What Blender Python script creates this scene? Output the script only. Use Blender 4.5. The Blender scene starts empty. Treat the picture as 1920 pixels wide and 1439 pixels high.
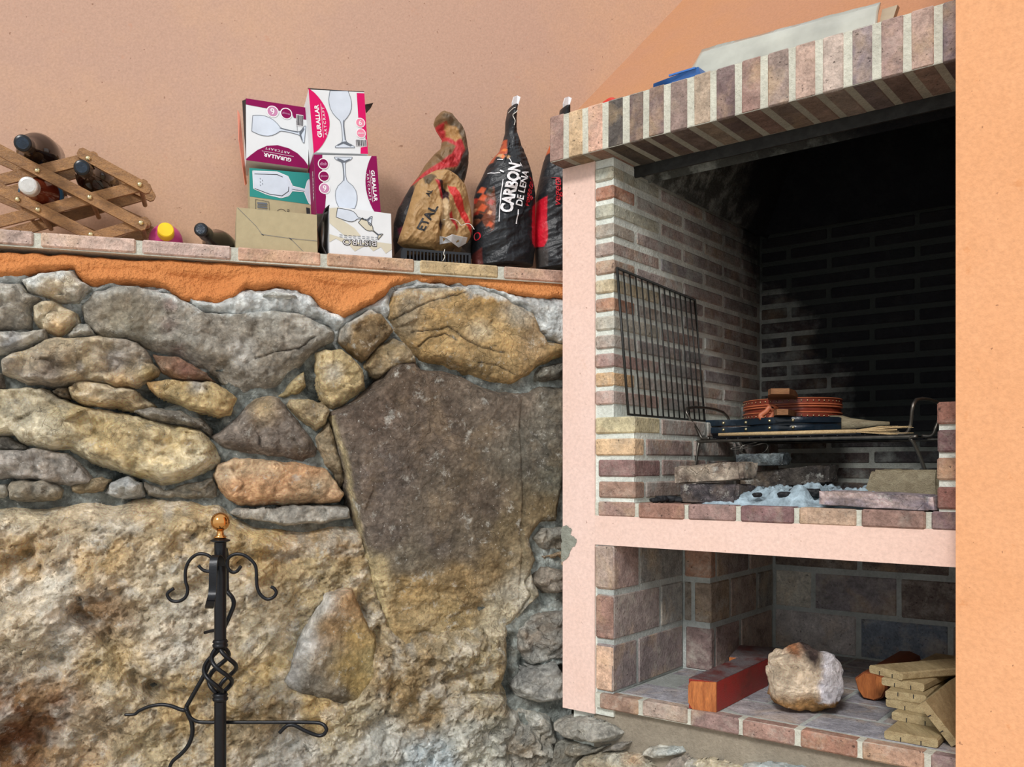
import bpy, math, random
import numpy as np
from mathutils import Vector
from mathutils.geometry import tessellate_polygon
random.seed(7)
rng = np.random.RandomState(5)
SC = bpy.context.scene
COL = SC.collection
# ------------------------------------------------------------------ camera, light, exposure
FPX, CX, HY, EYE = 1700.0, 960.0, 874.0, 1.25
cd = bpy.data.cameras.new('camera'); cam = bpy.data.objects.new('camera', cd); COL.objects.link(cam)
cam.location = (0, 0, EYE); cam.rotation_euler = (math.pi / 2, 0, 0)
cd.sensor_width = 36; cd.sensor_fit = 'HORIZONTAL'; cd.lens = 36 * FPX / 1920
cd.shift_y = (HY - 719.5) / 1920; cd.clip_start = 0.01
SC.camera = cam
SC.view_settings.view_transform = 'Standard'; SC.view_settings.look = 'None'
SC.view_settings.gamma = 1; SC.view_settings.use_curve_mapping = False
SC.view_settings.exposure = 0.12
w = bpy.data.worlds.new('world'); SC.world = w; w.use_nodes = True
bg = w.node_tree.nodes['Background']; bg.inputs[0].default_value = (0.93, 0.97, 1.0, 1); bg.inputs[1].default_value = 0.86
sd = bpy.data.lights.new('sun', 'SUN'); sd.energy = 1.95; sd.angle = math.radians(12); sd.color = (1, 0.97, 0.94)
sun = bpy.data.objects.new('sun', sd); COL.objects.link(sun)
sun.rotation_euler = Vector((0.33, 0.72, -0.58)).to_track_quat('-Z', 'Y').to_euler()
SC.cycles.max_bounces = 6

# ------------------------------------------------------------------ frames
C0 = np.array([(1055 - CX) / FPX * 2.25, 2.25, EYE])
R2 = np.array([0.78581311, -0.61846402, 0]); S2 = np.array([0.61846402, 0.78581311, 0]); UP = np.array([0, 0, 1.0])
O0 = np.array([(1055 - CX) / FPX * 2.3, 2.3, EYE])
W2 = np.array([0.94941956, 0.31401036, 0]); N2 = np.array([0.31401036, -0.94941956, 0])
def fp(t, s, z): return C0 + R2 * t + S2 * s + UP * z          # barbecue frame: along, into, up from the eye level
def sw(u, n, z): return O0 + W2 * u + N2 * n + UP * z          # stone wall frame
def ft(px, s=0):
    r = (px - CX) / FPX; P = C0 + S2 * s
    return (r * P[1] - P[0]) / (R2[0] - r * R2[1])
def fz(px, py, s=0): return (HY - py) / FPX * (C0 + R2 * ft(px, s) + S2 * s)[1]
def fd(px, t):
    r = (px - CX) / FPX; P = C0 + R2 * t
    return (r * P[1] - P[0]) / (S2[0] - r * S2[1])
def fdz(px, py, t): return (HY - py) / FPX * (C0 + R2 * t + S2 * fd(px, t))[1]
def wu(px, n=0):
    r = (px - CX) / FPX; P = O0 + N2 * n
    return (r * P[1] - P[0]) / (W2[0] - r * W2[1])
def wz(px, py, n=0): return (HY - py) / FPX * (O0 + N2 * n + W2 * wu(px, n))[1]
def swp(px, py, n=0): return sw(wu(px, n), n, wz(px, py, n))
def fpp(px, py, s=0): return fp(ft(px, s), s, fz(px, py, s))
def at(px, py, Y): return np.array([(px - CX) / FPX * Y, Y, EYE + (HY - py) / FPX * Y])
def atz(px, py, z):                                            # point of a horizontal plane z (from eye level)
    Y = z * FPX / (HY - py); return at(px, py, Y)
FPROT = math.atan2(R2[1], R2[0]); SWROT = math.atan2(W2[1], W2[0])

# ------------------------------------------------------------------ numpy noise
def _h(ix, iy, iz, seed):
    n = (ix * 374761393 + iy * 668265263 + iz * 2147483647 + seed * 1442695041) & 0xffffffff
    n = ((n ^ (n >> 13)) * 1274126177) & 0xffffffff
    n = ((n ^ (n >> 15)) * 2246822519) & 0xffffffff
    return ((n ^ (n >> 16)) & 0xffff) / 32767.5 - 1
def vn(x, y, z=0.0, seed=0):
    x = np.asarray(x, float); y = np.asarray(y, float); z = np.zeros_like(x) + z
    ix = np.floor(x).astype(np.int64); iy = np.floor(y).astype(np.int64); iz = np.floor(z).astype(np.int64)
    fx = x - ix; fy = y - iy; fz_ = z - iz
    fx = fx * fx * (3 - 2 * fx); fy = fy * fy * (3 - 2 * fy); fz_ = fz_ * fz_ * (3 - 2 * fz_)
    def L(dz):
        a = _h(ix, iy, iz + dz, seed); b = _h(ix + 1, iy, iz + dz, seed)
        c = _h(ix, iy + 1, iz + dz, seed); d = _h(ix + 1, iy + 1, iz + dz, seed)
        return (a + (b - a) * fx) * (1 - fy) + (c + (d - c) * fx) * fy
    return L(0) * (1 - fz_) + L(1) * fz_
def fbm(x, y, z=0.0, o=4, g=0.5, seed=0):
    t = 0; a = 1; s = 0
    for k in range(o):
        t = t + a * vn(x * 2 ** k, y * 2 ** k, z * 2 ** k, seed + k * 17); s += a; a *= g
    return t / s
def ridged(x, y, z=0.0, o=4, g=0.5, seed=0):
    t = 0; a = 1; s = 0
    for k in range(o):
        t = t + a * (1 - 2 * np.abs(vn(x * 2 ** k, y * 2 ** k, z * 2 ** k, seed + k * 13))); s += a; a *= g
    return t / s
def facets(x, y, seed=0, tilt=0.5, c=0.6):
    a_ = (seed * 1.37) % 3.1; x, y = x * math.cos(a_) - y * math.sin(a_) + .12 * vn(x * 2.3, y * 2.3, 4.4, seed), x * math.sin(a_) + y * math.cos(a_) + .12 * vn(x * 2.3, y * 2.3, 7.4, seed); c = max(c, .62 * tilt)
    ix = np.floor(x).astype(np.int64); iy = np.floor(y).astype(np.int64); best = np.full(x.shape, -9.0)
    for dx in (-1, 0, 1):
        for dy in (-1, 0, 1):
            jx = ix + dx; jy = iy + dy
            px = jx + .5 + .4 * _h(jx, jy, 0 * jx, seed); py = jy + .5 + .4 * _h(jx, jy, 0 * jx + 1, seed)
            ex = x - px; ey = y - py
            v = .35 * _h(jx, jy, 0 * jx + 2, seed) + tilt * (_h(jx, jy, 0 * jx + 3, seed) * ex + _h(jx, jy, 0 * jx + 4, seed) * ey) - c * (ex * ex + ey * ey)
            best = np.maximum(best, v)
    return best

# ------------------------------------------------------------------ colour + materials
def lin(v):
    v = v / 255.0
    return v / 12.92 if v <= 0.04045 else ((v + 0.055) / 1.055) ** 2.4
def c(r, g, b): return (lin(r), lin(g), lin(b), 1)
class NT:
    def __init__(s, name):
        s.m = bpy.data.materials.new(name); s.m.use_nodes = True; s.t = s.m.node_tree; s.t.nodes.clear()
        s.out = s.n('ShaderNodeOutputMaterial'); s.b = s.n('ShaderNodeBsdfPrincipled'); s.l(s.b.outputs[0], s.out.inputs[0])
        s.oc = None
    def n(s, k, **kw):
        x = s.t.nodes.new(k)
        for a, v in kw.items(): setattr(x, a, v)
        return x
    def l(s, a, b): s.t.links.new(a, b)
    def set(s, sock, v):
        if isinstance(v, bpy.types.NodeSocket): s.l(v, sock)
        else: sock.default_value = v
    def coord(s):
        if s.oc is None:
            tc = s.n('ShaderNodeTexCoord'); oi = s.n('ShaderNodeObjectInfo')
            m = s.n('ShaderNodeVectorMath', operation='MULTIPLY_ADD')
            cb = s.n('ShaderNodeCombineXYZ')
            for i in range(3): s.l(oi.outputs['Random'], cb.inputs[i])
            s.l(cb.outputs[0], m.inputs[0]); m.inputs[1].default_value = (7.3, 3.1, 5.7); s.l(tc.outputs['Object'], m.inputs[2])
            s.oc = m.outputs[0]; s.oi = oi
        return s.oc
    def noise(s, sc, det=4, rough=.55, dist=0, vec=None, stretch=None):
        x = s.n('ShaderNodeTexNoise'); x.inputs['Scale'].default_value = sc; x.inputs['Detail'].default_value = det
        x.inputs['Roughness'].default_value = rough; x.inputs['Distortion'].default_value = dist
        v = vec or s.coord()
        if stretch:
            mp = s.n('ShaderNodeMapping'); s.l(v, mp.inputs[0]); mp.inputs['Scale'].default_value = stretch[:3]
            if len(stretch) > 3: mp.inputs['Rotation'].default_value = stretch[3:]
            v = mp.outputs[0]
        s.l(v, x.inputs['Vector']); return x.outputs[0]
    def vor(s, sc, feat='DISTANCE_TO_EDGE', vec=None):
        x = s.n('ShaderNodeTexVoronoi', feature=feat); x.inputs['Scale'].default_value = sc
        s.l(vec or s.coord(), x.inputs['Vector']); return x.outputs['Distance']
    def rng(s, v, a, b, p=0, q=1):
        x = s.n('ShaderNodeMapRange'); x.inputs[1].default_value = a; x.inputs[2].default_value = b
        x.inputs[3].default_value = p; x.inputs[4].default_value = q; s.l(v, x.inputs[0]); return x.outputs[0]
    def math(s, op, a, b=0):
        x = s.n('ShaderNodeMath', operation=op); s.set(x.inputs[0], a); s.set(x.inputs[1], b); return x.outputs[0]
    def mix(s, f, a, b, mode='MIX'):
        x = s.n('ShaderNodeMix', data_type='RGBA', blend_type=mode)
        s.set(x.inputs[0], f); s.set(x.inputs[6], a); s.set(x.inputs[7], b); return x.outputs[2]
    def bump(s, h, dist=.01, strength=1, prev=None):
        x = s.n('ShaderNodeBump'); x.inputs['Strength'].default_value = strength; x.inputs['Distance'].default_value = dist
        s.l(h, x.inputs['Height'])
        if prev: s.l(prev, x.inputs['Normal'])
        return x.outputs[0]
    def done(s, col=None, rough=.8, nrm=None, metal=0, spec=None):
        if col is not None: s.set(s.b.inputs['Base Color'], col)
        s.set(s.b.inputs['Roughness'], rough); s.b.inputs['Metallic'].default_value = metal
        if spec is not None: s.b.inputs['Specular IOR Level'].default_value = spec
        if nrm: s.l(nrm, s.b.inputs['Normal'])
        return s.m
def simple(name, col, rough=.6, metal=0, var=.12, sc=30, bmp=0.0, spec=None):
    t = NT(name); n = t.noise(sc, 4)
    k = t.rng(n, .3, .7, 1 - var, 1 + var); cc = t.mix(1, col, k, 'MULTIPLY')
    return t.done(cc, rough, t.bump(n, bmp) if bmp else None, metal, spec)
def plaster(name, c1, c2, stain=None, grain=180, bd=.004, blotch=1.2):
    t = NT(name); a = t.noise(blotch, 6, .6); b = t.noise(9, 6, .65)
    f = t.rng(t.math('ADD', a, t.math('MULTIPLY', b, .35)), .55, .80)
    cc = t.mix(f, c1, c2)
    g = t.noise(grain, 3, .6)
    cc = t.mix(1, cc, t.rng(g, .3, .75, .9, 1.07), 'MULTIPLY')
    if stain:
        st = t.rng(t.noise(26, 5, .7), .64, .72); cc = t.mix(t.math('MULTIPLY', st, .5), cc, stain)
        sp = t.rng(t.noise(95, 2, .5), .73, .77); cc = t.mix(t.math('MULTIPLY', sp, .6), cc, c(120, 80, 60))
    h = t.math('ADD', g, t.math('MULTIPLY', b, .35))
    return t.done(cc, .9, t.bump(h, bd), spec=.2)
def rockmat():
    t = NT('rock'); at_ = t.n('ShaderNodeAttribute', attribute_name='Col')
    n1 = t.noise(13, 9, .68, .1); n2 = t.noise(75, 6, .75); n3 = t.noise(5, 5, .6, .3); n4 = t.noise(34, 9, .78, .15)
    col = t.mix(1, at_.outputs['Color'], t.rng(n1, .28, .72, .66, 1.5), 'MULTIPLY')
    col = t.mix(1, col, t.rng(n2, .3, .7, .72, 1.36), 'MULTIPLY')
    col = t.mix(1, col, t.rng(n4, .35, .65, .74, 1.3), 'MULTIPLY')
    oc = t.rng(t.noise(8, 7, .7, .2), .53, .66); col = t.mix(t.math('MULTIPLY', oc, .16), col, c(196, 160, 108))
    wh = t.rng(t.noise(22, 8, .78, .2), .57, .66); col = t.mix(t.math('MULTIPLY', wh, .62), col, c(214, 212, 200))
    dk = t.rng(t.noise(48, 6, .8, .4), .60, .68); col = t.mix(t.math('MULTIPLY', dk, .65), col, c(62, 54, 44))
    sp = t.rng(t.noise(210, 2, .5), .71, .74); col = t.mix(t.math('MULTIPLY', sp, .7), col, c(230, 228, 220))
    cr = t.rng(t.vor(16, vec=t.n_warp(.07)), 0, .016, 1, 0)
    crm = t.math('MULTIPLY', cr, t.rng(n3, .5, .62)); col = t.mix(t.math('MULTIPLY', crm, .28), col, c(60, 50, 40))
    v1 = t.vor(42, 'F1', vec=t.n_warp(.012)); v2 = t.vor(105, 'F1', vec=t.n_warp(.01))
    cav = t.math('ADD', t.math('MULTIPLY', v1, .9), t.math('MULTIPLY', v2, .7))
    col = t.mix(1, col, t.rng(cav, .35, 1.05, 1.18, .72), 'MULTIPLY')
    col = t.mix(1, col, (2.02, 2.04, 2.10, 1), 'MULTIPLY')
    hs = t.n('ShaderNodeHueSaturation'); hs.inputs['Saturation'].default_value = .90; t.l(col, hs.inputs['Color']); col = hs.outputs[0]
    h = t.math('ADD', t.math('MULTIPLY', n1, .8), t.math('MULTIPLY', n2, .7)); h = t.math('ADD', h, t.math('MULTIPLY', n4, 1.1)); h = t.math('SUBTRACT', h, t.math('MULTIPLY', cav, .42)); h = t.math('SUBTRACT', h, t.math('MULTIPLY', crm, .4))
    return t.done(col, .92, t.bump(h, .028, 1), spec=.18)
def _warp(s, amt):
    x = s.n('ShaderNodeTexNoise'); x.inputs['Scale'].default_value = 6; x.inputs['Detail'].default_value = 4; s.l(s.coord(), x.inputs['Vector'])
    m = s.n('ShaderNodeVectorMath', operation='MULTIPLY_ADD'); s.l(x.outputs['Color'], m.inputs[0]); m.inputs[1].default_value = (amt * 4,) * 3
    s.l(s.coord(), m.inputs[2]); return m.outputs[0]
NT.n_warp = _warp
def soot(t, col, kind):
    """soot left by the fires inside the firebox: a stain that grows into the box and up it"""
    if not kind: return col
    g = t.n('ShaderNodeNewGeometry')
    def dotp(v, off):
        d = t.n('ShaderNodeVectorMath', operation='DOT_PRODUCT'); t.l(g.outputs['Position'], d.inputs[0]); d.inputs[1].default_value = v
        return t.math('SUBTRACT', d.outputs['Value'], off)
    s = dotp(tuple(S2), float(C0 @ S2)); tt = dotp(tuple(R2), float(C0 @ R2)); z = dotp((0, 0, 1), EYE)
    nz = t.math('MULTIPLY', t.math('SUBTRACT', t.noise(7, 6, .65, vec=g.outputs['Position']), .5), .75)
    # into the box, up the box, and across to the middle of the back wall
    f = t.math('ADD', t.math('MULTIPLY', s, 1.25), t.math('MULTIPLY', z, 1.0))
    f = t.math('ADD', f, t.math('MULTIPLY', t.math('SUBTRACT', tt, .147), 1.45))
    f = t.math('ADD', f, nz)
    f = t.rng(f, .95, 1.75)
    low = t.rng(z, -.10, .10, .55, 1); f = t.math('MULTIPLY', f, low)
    wsh = t.rng(t.noise(16, 6, .7, vec=g.outputs['Position']), .46, .66)
    lime = t.math('MULTIPLY', wsh, t.rng(s, .0, .25, .3, .62))
    col = t.mix(lime, col, c(204, 212, 206))
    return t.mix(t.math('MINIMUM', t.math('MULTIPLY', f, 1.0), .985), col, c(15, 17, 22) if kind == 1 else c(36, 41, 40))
def under_shade(t, col):
    """brown shade painted into the colour of the hood underside"""
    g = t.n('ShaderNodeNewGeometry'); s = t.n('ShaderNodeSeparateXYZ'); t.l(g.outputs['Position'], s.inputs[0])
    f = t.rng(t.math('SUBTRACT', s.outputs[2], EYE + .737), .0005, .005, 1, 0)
    return t.mix(t.math('MULTIPLY', f, .62), col, c(46, 38, 30))  # underside colour darkened to stand in for shade
def brickmat(name, sooty=0, dust=.3, under=False):
    t = NT(name); t.coord(); base = t.oi.outputs['Color']
    n1 = t.noise(28, 6, .65, .5); n2 = t.noise(150, 4, .7)
    col = t.mix(1, base, t.rng(n1, .3, .7, .62, 1.36), 'MULTIPLY')
    pt = t.rng(t.noise(9, 4, .6, .5), .52, .68); col = t.mix(t.math('MULTIPLY', pt, .38), col, c(206, 176, 136))
    pd = t.rng(t.noise(11, 4, .6, .5), .60, .74); col = t.mix(t.math('MULTIPLY', pd, .45), col, c(74, 64, 64))
    col = t.mix(1, col, t.rng(n2, .3, .7, .74, 1.25), 'MULTIPLY')
    d = t.rng(t.noise(17, 6, .75), .5, .7); col = t.mix(t.math('MULTIPLY', d, dust), col, c(196, 190, 178))
    dk = t.rng(t.noise(120, 3, .6), .64, .7); col = t.mix(t.math('MULTIPLY', dk, .7), col, c(48, 38, 36))
    col = soot(t, col, sooty)
    if under: col = under_shade(t, col)
    return t.done(col, .9, t.bump(t.math('ADD', n1, t.math('MULTIPLY', n2, .8)), .004), spec=.25)
def mortarmat(name, col0, sooty=0, under=False):
    t = NT(name); n1 = t.noise(12, 6, .6); n2 = t.noise(110, 5, .7)
    col = t.mix(1, col0, t.rng(n1, .3, .7, .82, 1.12), 'MULTIPLY'); col = t.mix(1, col, t.rng(n2, .3, .75, .8, 1.1), 'MULTIPLY')
    col = soot(t, col, sooty)
    if under: col = under_shade(t, col)
    return t.done(col, .95, t.bump(t.math('ADD', n1, n2), .005), spec=.15)
def woodmat(name, a, b, axis, rough=.6, paint=None):
    t = NT(name); st = [9, 9, 9]; st[axis] = 1.2
    n = t.noise(9, 5, .6, .6, stretch=st); n2 = t.noise(70, 3, .6, stretch=st)
    col = t.mix(t.rng(n, .35, .65), a, b); col = t.mix(1, col, t.rng(n2, .3, .7, .75, 1.2), 'MULTIPLY')
    if paint: col = t.mix(t.rng(t.noise(11, 6, .7), .38, .55), paint, col)
    return t.done(col, rough, t.bump(n2, .002))
def colmat(name, rough, metal=0, bmp=0, sc=60, contrast=.1, spec=None, coat=0):
    t = NT(name); a = t.n('ShaderNodeAttribute', attribute_name='Col'); n = t.noise(sc, 5, .6)
    col = t.mix(1, a.outputs['Color'], t.rng(n, .3, .7, 1 - contrast, 1 + contrast), 'MULTIPLY')
    m = t.done(col, rough, t.bump(n, bmp) if bmp else None, metal, spec)
    if coat: t.b.inputs['Coat Weight'].default_value = coat; t.b.inputs['Coat Roughness'].default_value = .15
    return m
M = {}
M['pink'] = plaster('pink_plaster', c(196, 160, 140), c(208, 168, 138), c(200, 148, 122), bd=.0007, blotch=1.0)
M['orange_breast'] = plaster('orange_chimney_plaster', c(188, 136, 96), c(182, 134, 104), None, bd=.0007)
M['wall_orange'] = plaster('orange_wall_plaster', c(228, 168, 124), c(222, 160, 114), c(206, 138, 88), grain=120, bd=.0012)
M['col_pink'] = plaster('salmon_plaster', c(234, 205, 194), c(230, 198, 184), c(214, 176, 154), grain=130, bd=.0008)
M['band'] = plaster('rough_orange_plaster', c(220, 146, 88), c(208, 130, 74), c(170, 96, 52), grain=150, bd=.009)
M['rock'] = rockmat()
M['cement'] = mortarmat('grey_cement', c(160, 162, 150))
M['cement_white'] = mortarmat('pale_cement', c(188, 192, 184))
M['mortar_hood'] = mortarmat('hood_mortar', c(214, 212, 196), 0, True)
M['plinth'] = mortarmat('beige_cement', c(160, 150, 134))
M['mortar'] = mortarmat('pale_mortar', c(214, 214, 200))
M['mortar_soot'] = mortarmat('sooted_mortar', c(236, 240, 230), 2)
M['mortar_low'] = mortarmat('grey_mortar', c(190, 196, 192))
M['soot_plaster'] = mortarmat('sooted_plaster', c(84, 86, 82), 1)
M['brick'] = brickmat('brick_face', 0, .3)
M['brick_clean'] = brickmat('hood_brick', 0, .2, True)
M['brick_soot'] = brickmat('sooted_brick', 1, .12)
M['brick_low'] = brickmat('dusty_brick', 0, .62)
M['iron'] = simple('black_iron', c(13, 15, 21), .36, .3, .2, 40, .001)
M['steel'] = simple('dark_steel', c(52, 52, 50), .5, .6, .3, 50, .001)
M['chrome'] = simple('worn_chromed_wire', c(96, 92, 86), .35, .8, .3, 60)
M['brass'] = simple('polished_brass', c(214, 156, 92), .16, 1, .05)
M['stud'] = simple('brass_stud', c(222, 206, 160), .25, .9, .05)
M['rackwood'] = woodmat('oiled_rack_wood', c(138, 98, 60), c(176, 128, 78), 0, .4)
M['glass_dark'] = simple('dark_bottle_glass', c(30, 20, 16), .08, 0, .1, 20, 0, .6)
M['cap_navy'] = simple('navy_capsule', c(30, 42, 56), .35, .2, .35, 90, .002)
M['cap_black'] = simple('black_capsule', c(22, 22, 24), .3, .2, .1)
M['cap_silver'] = simple('silver_capsule', c(214, 210, 204), .3, .5, .1, 60, .002)
M['wine'] = simple('rose_bottle_glass', c(96, 38, 22), .08, 0, .1, 20, 0, .6)
M['blue_label'] = simple('blue_paper_label', c(54, 112, 150), .6)
M['pinkplastic'] = simple('pink_plastic', c(196, 70, 130), .35, 0, .08)
M['yellowcap'] = simple('yellow_plastic', c(240, 200, 20), .4)
M['kraft'] = simple('kraft_card', c(178, 164, 130), .85, 0, .05, 60, .001)
M['white_card'] = simple('white_card', c(222, 224, 226), .5, 0, .03, 30)
M['dark_card'] = simple('dark_card', c(46, 40, 38), .8)
M['burgundy'] = simple('burgundy_print', c(134, 6, 78), .6, 0, .04, 30, 0, .15)
M['magenta'] = simple('magenta_print', c(212, 14, 96), .6, 0, .04, 30, 0, .15)
M['teal'] = simple('teal_print', c(20, 138, 130), .5, 0, .04)
M['inkwhite'] = simple('white_print', c(238, 234, 236), .5, 0, .02)
M['inkblack'] = simple('black_print', c(26, 26, 30), .6, 0, .02)
M['inkgrey'] = simple('grey_print', c(96, 102, 112), .5, 0, .05)
M['glassprint'] = simple('glass_picture_print', c(206, 214, 226), .45, 0, .08, 25)
M['inkmauve'] = simple('mauve_print', c(196, 130, 168), .5, 0, .03)
M['inkrose'] = simple('rose_print', c(232, 130, 160), .5, 0, .03)
M['inkred'] = simple('red_print', c(206, 34, 50), .5, 0, .03)
M['beigeprint'] = simple('beige_print', c(206, 198, 176), .5, 0, .06)
M['salmon_card'] = simple('salmon_card', c(226, 140, 116), .7)
M['paperbag'] = colmat('crumpled_paper', .55, 0, .004, 45, .12)
M['charbag'] = colmat('charcoal_sack_paper', .42, 0, .004, 30, .12, .4)
M['string'] = simple('white_string', c(230, 226, 216), .8)
M['whitepaper'] = simple('white_paper', c(226, 226, 228), .6, 0, .06, 30, .004)
M['crate'] = simple('black_plastic', c(26, 28, 34), .35)
M['plastic_wrap'] = simple('clear_wrap_over_board', c(184, 184, 172), .16, .25, .2, 9, .006, .9)
M['board'] = simple('beige_board', c(176, 160, 136), .7)
M['blue'] = simple('blue_plastic', c(58, 112, 186), .3)
M['red'] = simple('red_plastic', c(206, 48, 30), .4)
M['leather'] = simple('brown_leather', c(126, 56, 40), .38, 0, .25, 40, .002)
M['leather_edge'] = simple('tan_leather', c(196, 112, 76), .5, 0, .15, 40)
M['blackleather'] = simple('black_leather', c(22, 36, 48), .3, 0, .3, 40, .002)
M['handlewood'] = woodmat('handle_wood', c(120, 74, 44), c(158, 112, 74), 0)
M['palewood'] = woodmat('pale_stick_wood', c(206, 180, 136), c(190, 160, 116), 0)
M['deck'] = woodmat('decking_wood', c(186, 168, 128), c(160, 140, 102), 1)
M['redwood'] = woodmat('red_painted_wood', c(150, 52, 34), c(126, 40, 28), 1, .35, c(160, 36, 26))
M['endgrain'] = woodmat('end_grain_wood', c(202, 124, 66), c(160, 90, 44), 2)
M['greywood'] = woodmat('weathered_painted_wood', c(104, 96, 100), c(120, 112, 112), 1, .5, c(100, 40, 36))
M['logwood'] = woodmat('rough_brown_log', c(142, 76, 38), c(116, 58, 30), 2)
M['block'] = woodmat('grey_firewood', c(150, 140, 114), c(124, 112, 88), 0)
M['ash'] = simple('pale_ash', c(150, 168, 178), .95, 0, .5, 45, .012)
M['coal'] = simple('charcoal', c(20, 22, 26), .7, 0, .3, 60, .004)
M['floor'] = simple('terrace_floor', c(196, 186, 170), .85, 0, .1, 3)
M['paver'] = brickmat('sooty_paver', 0, .2)

# ------------------------------------------------------------------ object builders
WO = {}
def finish(o, parent, label, cat, group, kind):
    if label: o['label'] = label
    if cat: o['category'] = cat
    if group: o['group'] = group
    if kind: o['kind'] = kind
    COL.objects.link(o)
    if parent is not None:
        o.parent = parent
    return o
def thing(name, label, cat, loc, group=None, kind=None):
    o = bpy.data.objects.new(name, None); o.empty_display_size = .05
    o.location = Vector(loc); finish(o, None, label, cat, group, kind); WO[o.name] = Vector(loc); return o
def mk(name, V, F, mat, parent=None, label=None, cat=None, group=None, kind=None, smooth=False, cols=None, color=None, sharp=None):
    V = np.asarray(V, float).reshape(-1, 3)
    lo = V.min(0); hi = V.max(0); org = np.array([(lo[0] + hi[0]) / 2, (lo[1] + hi[1]) / 2, lo[2]])
    me = bpy.data.meshes.new(name); me.from_pydata((V - org).tolist(), [], F if isinstance(F, list) else F.tolist())
    me.materials.append(M[mat] if isinstance(mat, str) else mat)
    if smooth: me.polygons.foreach_set('use_smooth', [True] * len(me.polygons))
    if cols is not None:
        at_ = me.attributes.new('Col', 'FLOAT_COLOR', 'POINT'); a = np.ones((len(V), 4), np.float32); a[:, :3] = np.asarray(cols)[:, :3]
        at_.data.foreach_set('color', a.ravel())
    me.validate(); me.update()
    o = bpy.data.objects.new(name, me)
    pw = WO[parent.name] if parent is not None else Vector((0, 0, 0))
    o.location = Vector(org) - pw
    if color is not None: o.color = color
    finish(o, parent, label, cat, group, kind); WO[o.name] = Vector(org)
    if sharp: 
        try: me.set_sharp_from_angle(angle=math.radians(sharp))
        except Exception: pass
    return o
class MB:                                                       # collects several solids into one mesh
    def __init__(s): s.V = []; s.F = []
    def add(s, V, F):
        k = len(s.V); s.V += [tuple(v) for v in V]; s.F += [tuple(i + k for i in f) for f in F]; return s
    def hexa(s, P):                                             # 8 corners: bottom 4 (ccw), top 4
        return s.add(P, [(3, 2, 1, 0), (4, 5, 6, 7), (0, 1, 5, 4), (1, 2, 6, 5), (2, 3, 7, 6), (3, 0, 4, 7)])
    def fbox(s, t0, t1, s0, s1, z0, z1):
        return s.hexa([fp(t0, s0, z0), fp(t1, s0, z0), fp(t1, s1, z0), fp(t0, s1, z0), fp(t0, s0, z1), fp(t1, s0, z1), fp(t1, s1, z1), fp(t0, s1, z1)])
    def wbox(s, u0, u1, n0, n1, z0, z1):                        # n0 < n1 (n1 nearer)
        return s.hexa([sw(u0, n1, z0), sw(u1, n1, z0), sw(u1, n0, z0), sw(u0, n0, z0), sw(u0, n1, z1), sw(u1, n1, z1), sw(u1, n0, z1), sw(u0, n0, z1)])
    def tube(s, pts, r, k=8, closed=False, flat=1.0, caps=True):
        P = [Vector(p) for p in pts]; n = len(P); rr = r if hasattr(r, '__len__') else [r] * n
        base = len(s.V); up = None
        for i in range(n):
            if closed: d = P[(i + 1) % n] - P[i - 1]
            else: d = P[min(i + 1, n - 1)] - P[max(i - 1, 0)]
            d.normalize()
            if up is None:
                up = Vector((0, 0, 1)) if abs(d.z) < .9 else Vector((0, -1, 0))
            up = (up - d * up.dot(d)).normalized(); sd_ = d.cross(up)
            for j in range(k):
                a = 2 * math.pi * j / k
                s.V.append(tuple(P[i] + (up * math.cos(a) * flat + sd_ * math.sin(a)) * rr[i]))
        m = n if closed else n - 1
        for i in range(m):
            for j in range(k):
                a = base + i * k + j; b = base + i * k + (j + 1) % k; c_ = base + ((i + 1) % n) * k + (j + 1) % k; d_ = base + ((i + 1) % n) * k + j
                s.F.append((a, b, c_, d_))
        if not closed and caps:
            s.F.append(tuple(base + j for j in range(k - 1, -1, -1))); s.F.append(tuple(base + (n - 1) * k + j for j in range(k)))
        return s
    def lathe(s, p0, d, prof, k=24):                            # prof: list of (distance along d, radius)
        p0 = Vector(p0); d = Vector(d).normalized(); a = Vector((0, 0, 1)) if abs(d.z) < .9 else Vector((1, 0, 0))
        x = (a - d * a.dot(d)).normalized(); y = d.cross(x); base = len(s.V)
        for (h, r) in prof:
            for j in range(k):
                an = 2 * math.pi * j / k; s.V.append(tuple(p0 + d * h + (x * math.cos(an) + y * math.sin(an)) * max(r, 1e-5)))
        for i in range(len(prof) - 1):
            for j in range(k):
                s.F.append((base + i * k + j, base + i * k + (j + 1) % k, base + (i + 1) * k + (j + 1) % k, base + (i + 1) * k + j))
        s.F.append(tuple(base + j for j in range(k - 1, -1, -1))); s.F.append(tuple(base + (len(prof) - 1) * k + j for j in range(k)))
        return s
    def prism(s, poly, d):                                      # poly: ccw seen from -d side; extruded by vector d
        n = len(poly); P = [Vector(p) for p in poly]; d = Vector(d); base = len(s.V)
        s.V += [tuple(p) for p in P] + [tuple(p + d) for p in P]
        s.F.append(tuple(base + i for i in range(n))); s.F.append(tuple(base + n + i for i in range(n - 1, -1, -1)))
        for i in range(n):
            j = (i + 1) % n; s.F.append((base + j, base + i, base + n + i, base + n + j))
        return s
    def mk(s, name, mat, parent=None, **k): return mk(name, s.V, s.F, mat, parent, **k)
def spline(P, n=8):
    P = [np.array(p, float) for p in P]; out = []
    for i in range(len(P) - 1):
        a = P[max(i - 1, 0)]; b = P[i]; c_ = P[i + 1]; d = P[min(i + 2, len(P) - 1)]
        for k in range(n):
            t = k / n; out.append(.5 * ((2 * b) + (c_ - a) * t + (2 * a - 5 * b + 4 * c_ - d) * t * t + (3 * b - a - 3 * c_ + d) * t ** 3))
    out.append(P[-1]); return out

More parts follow.
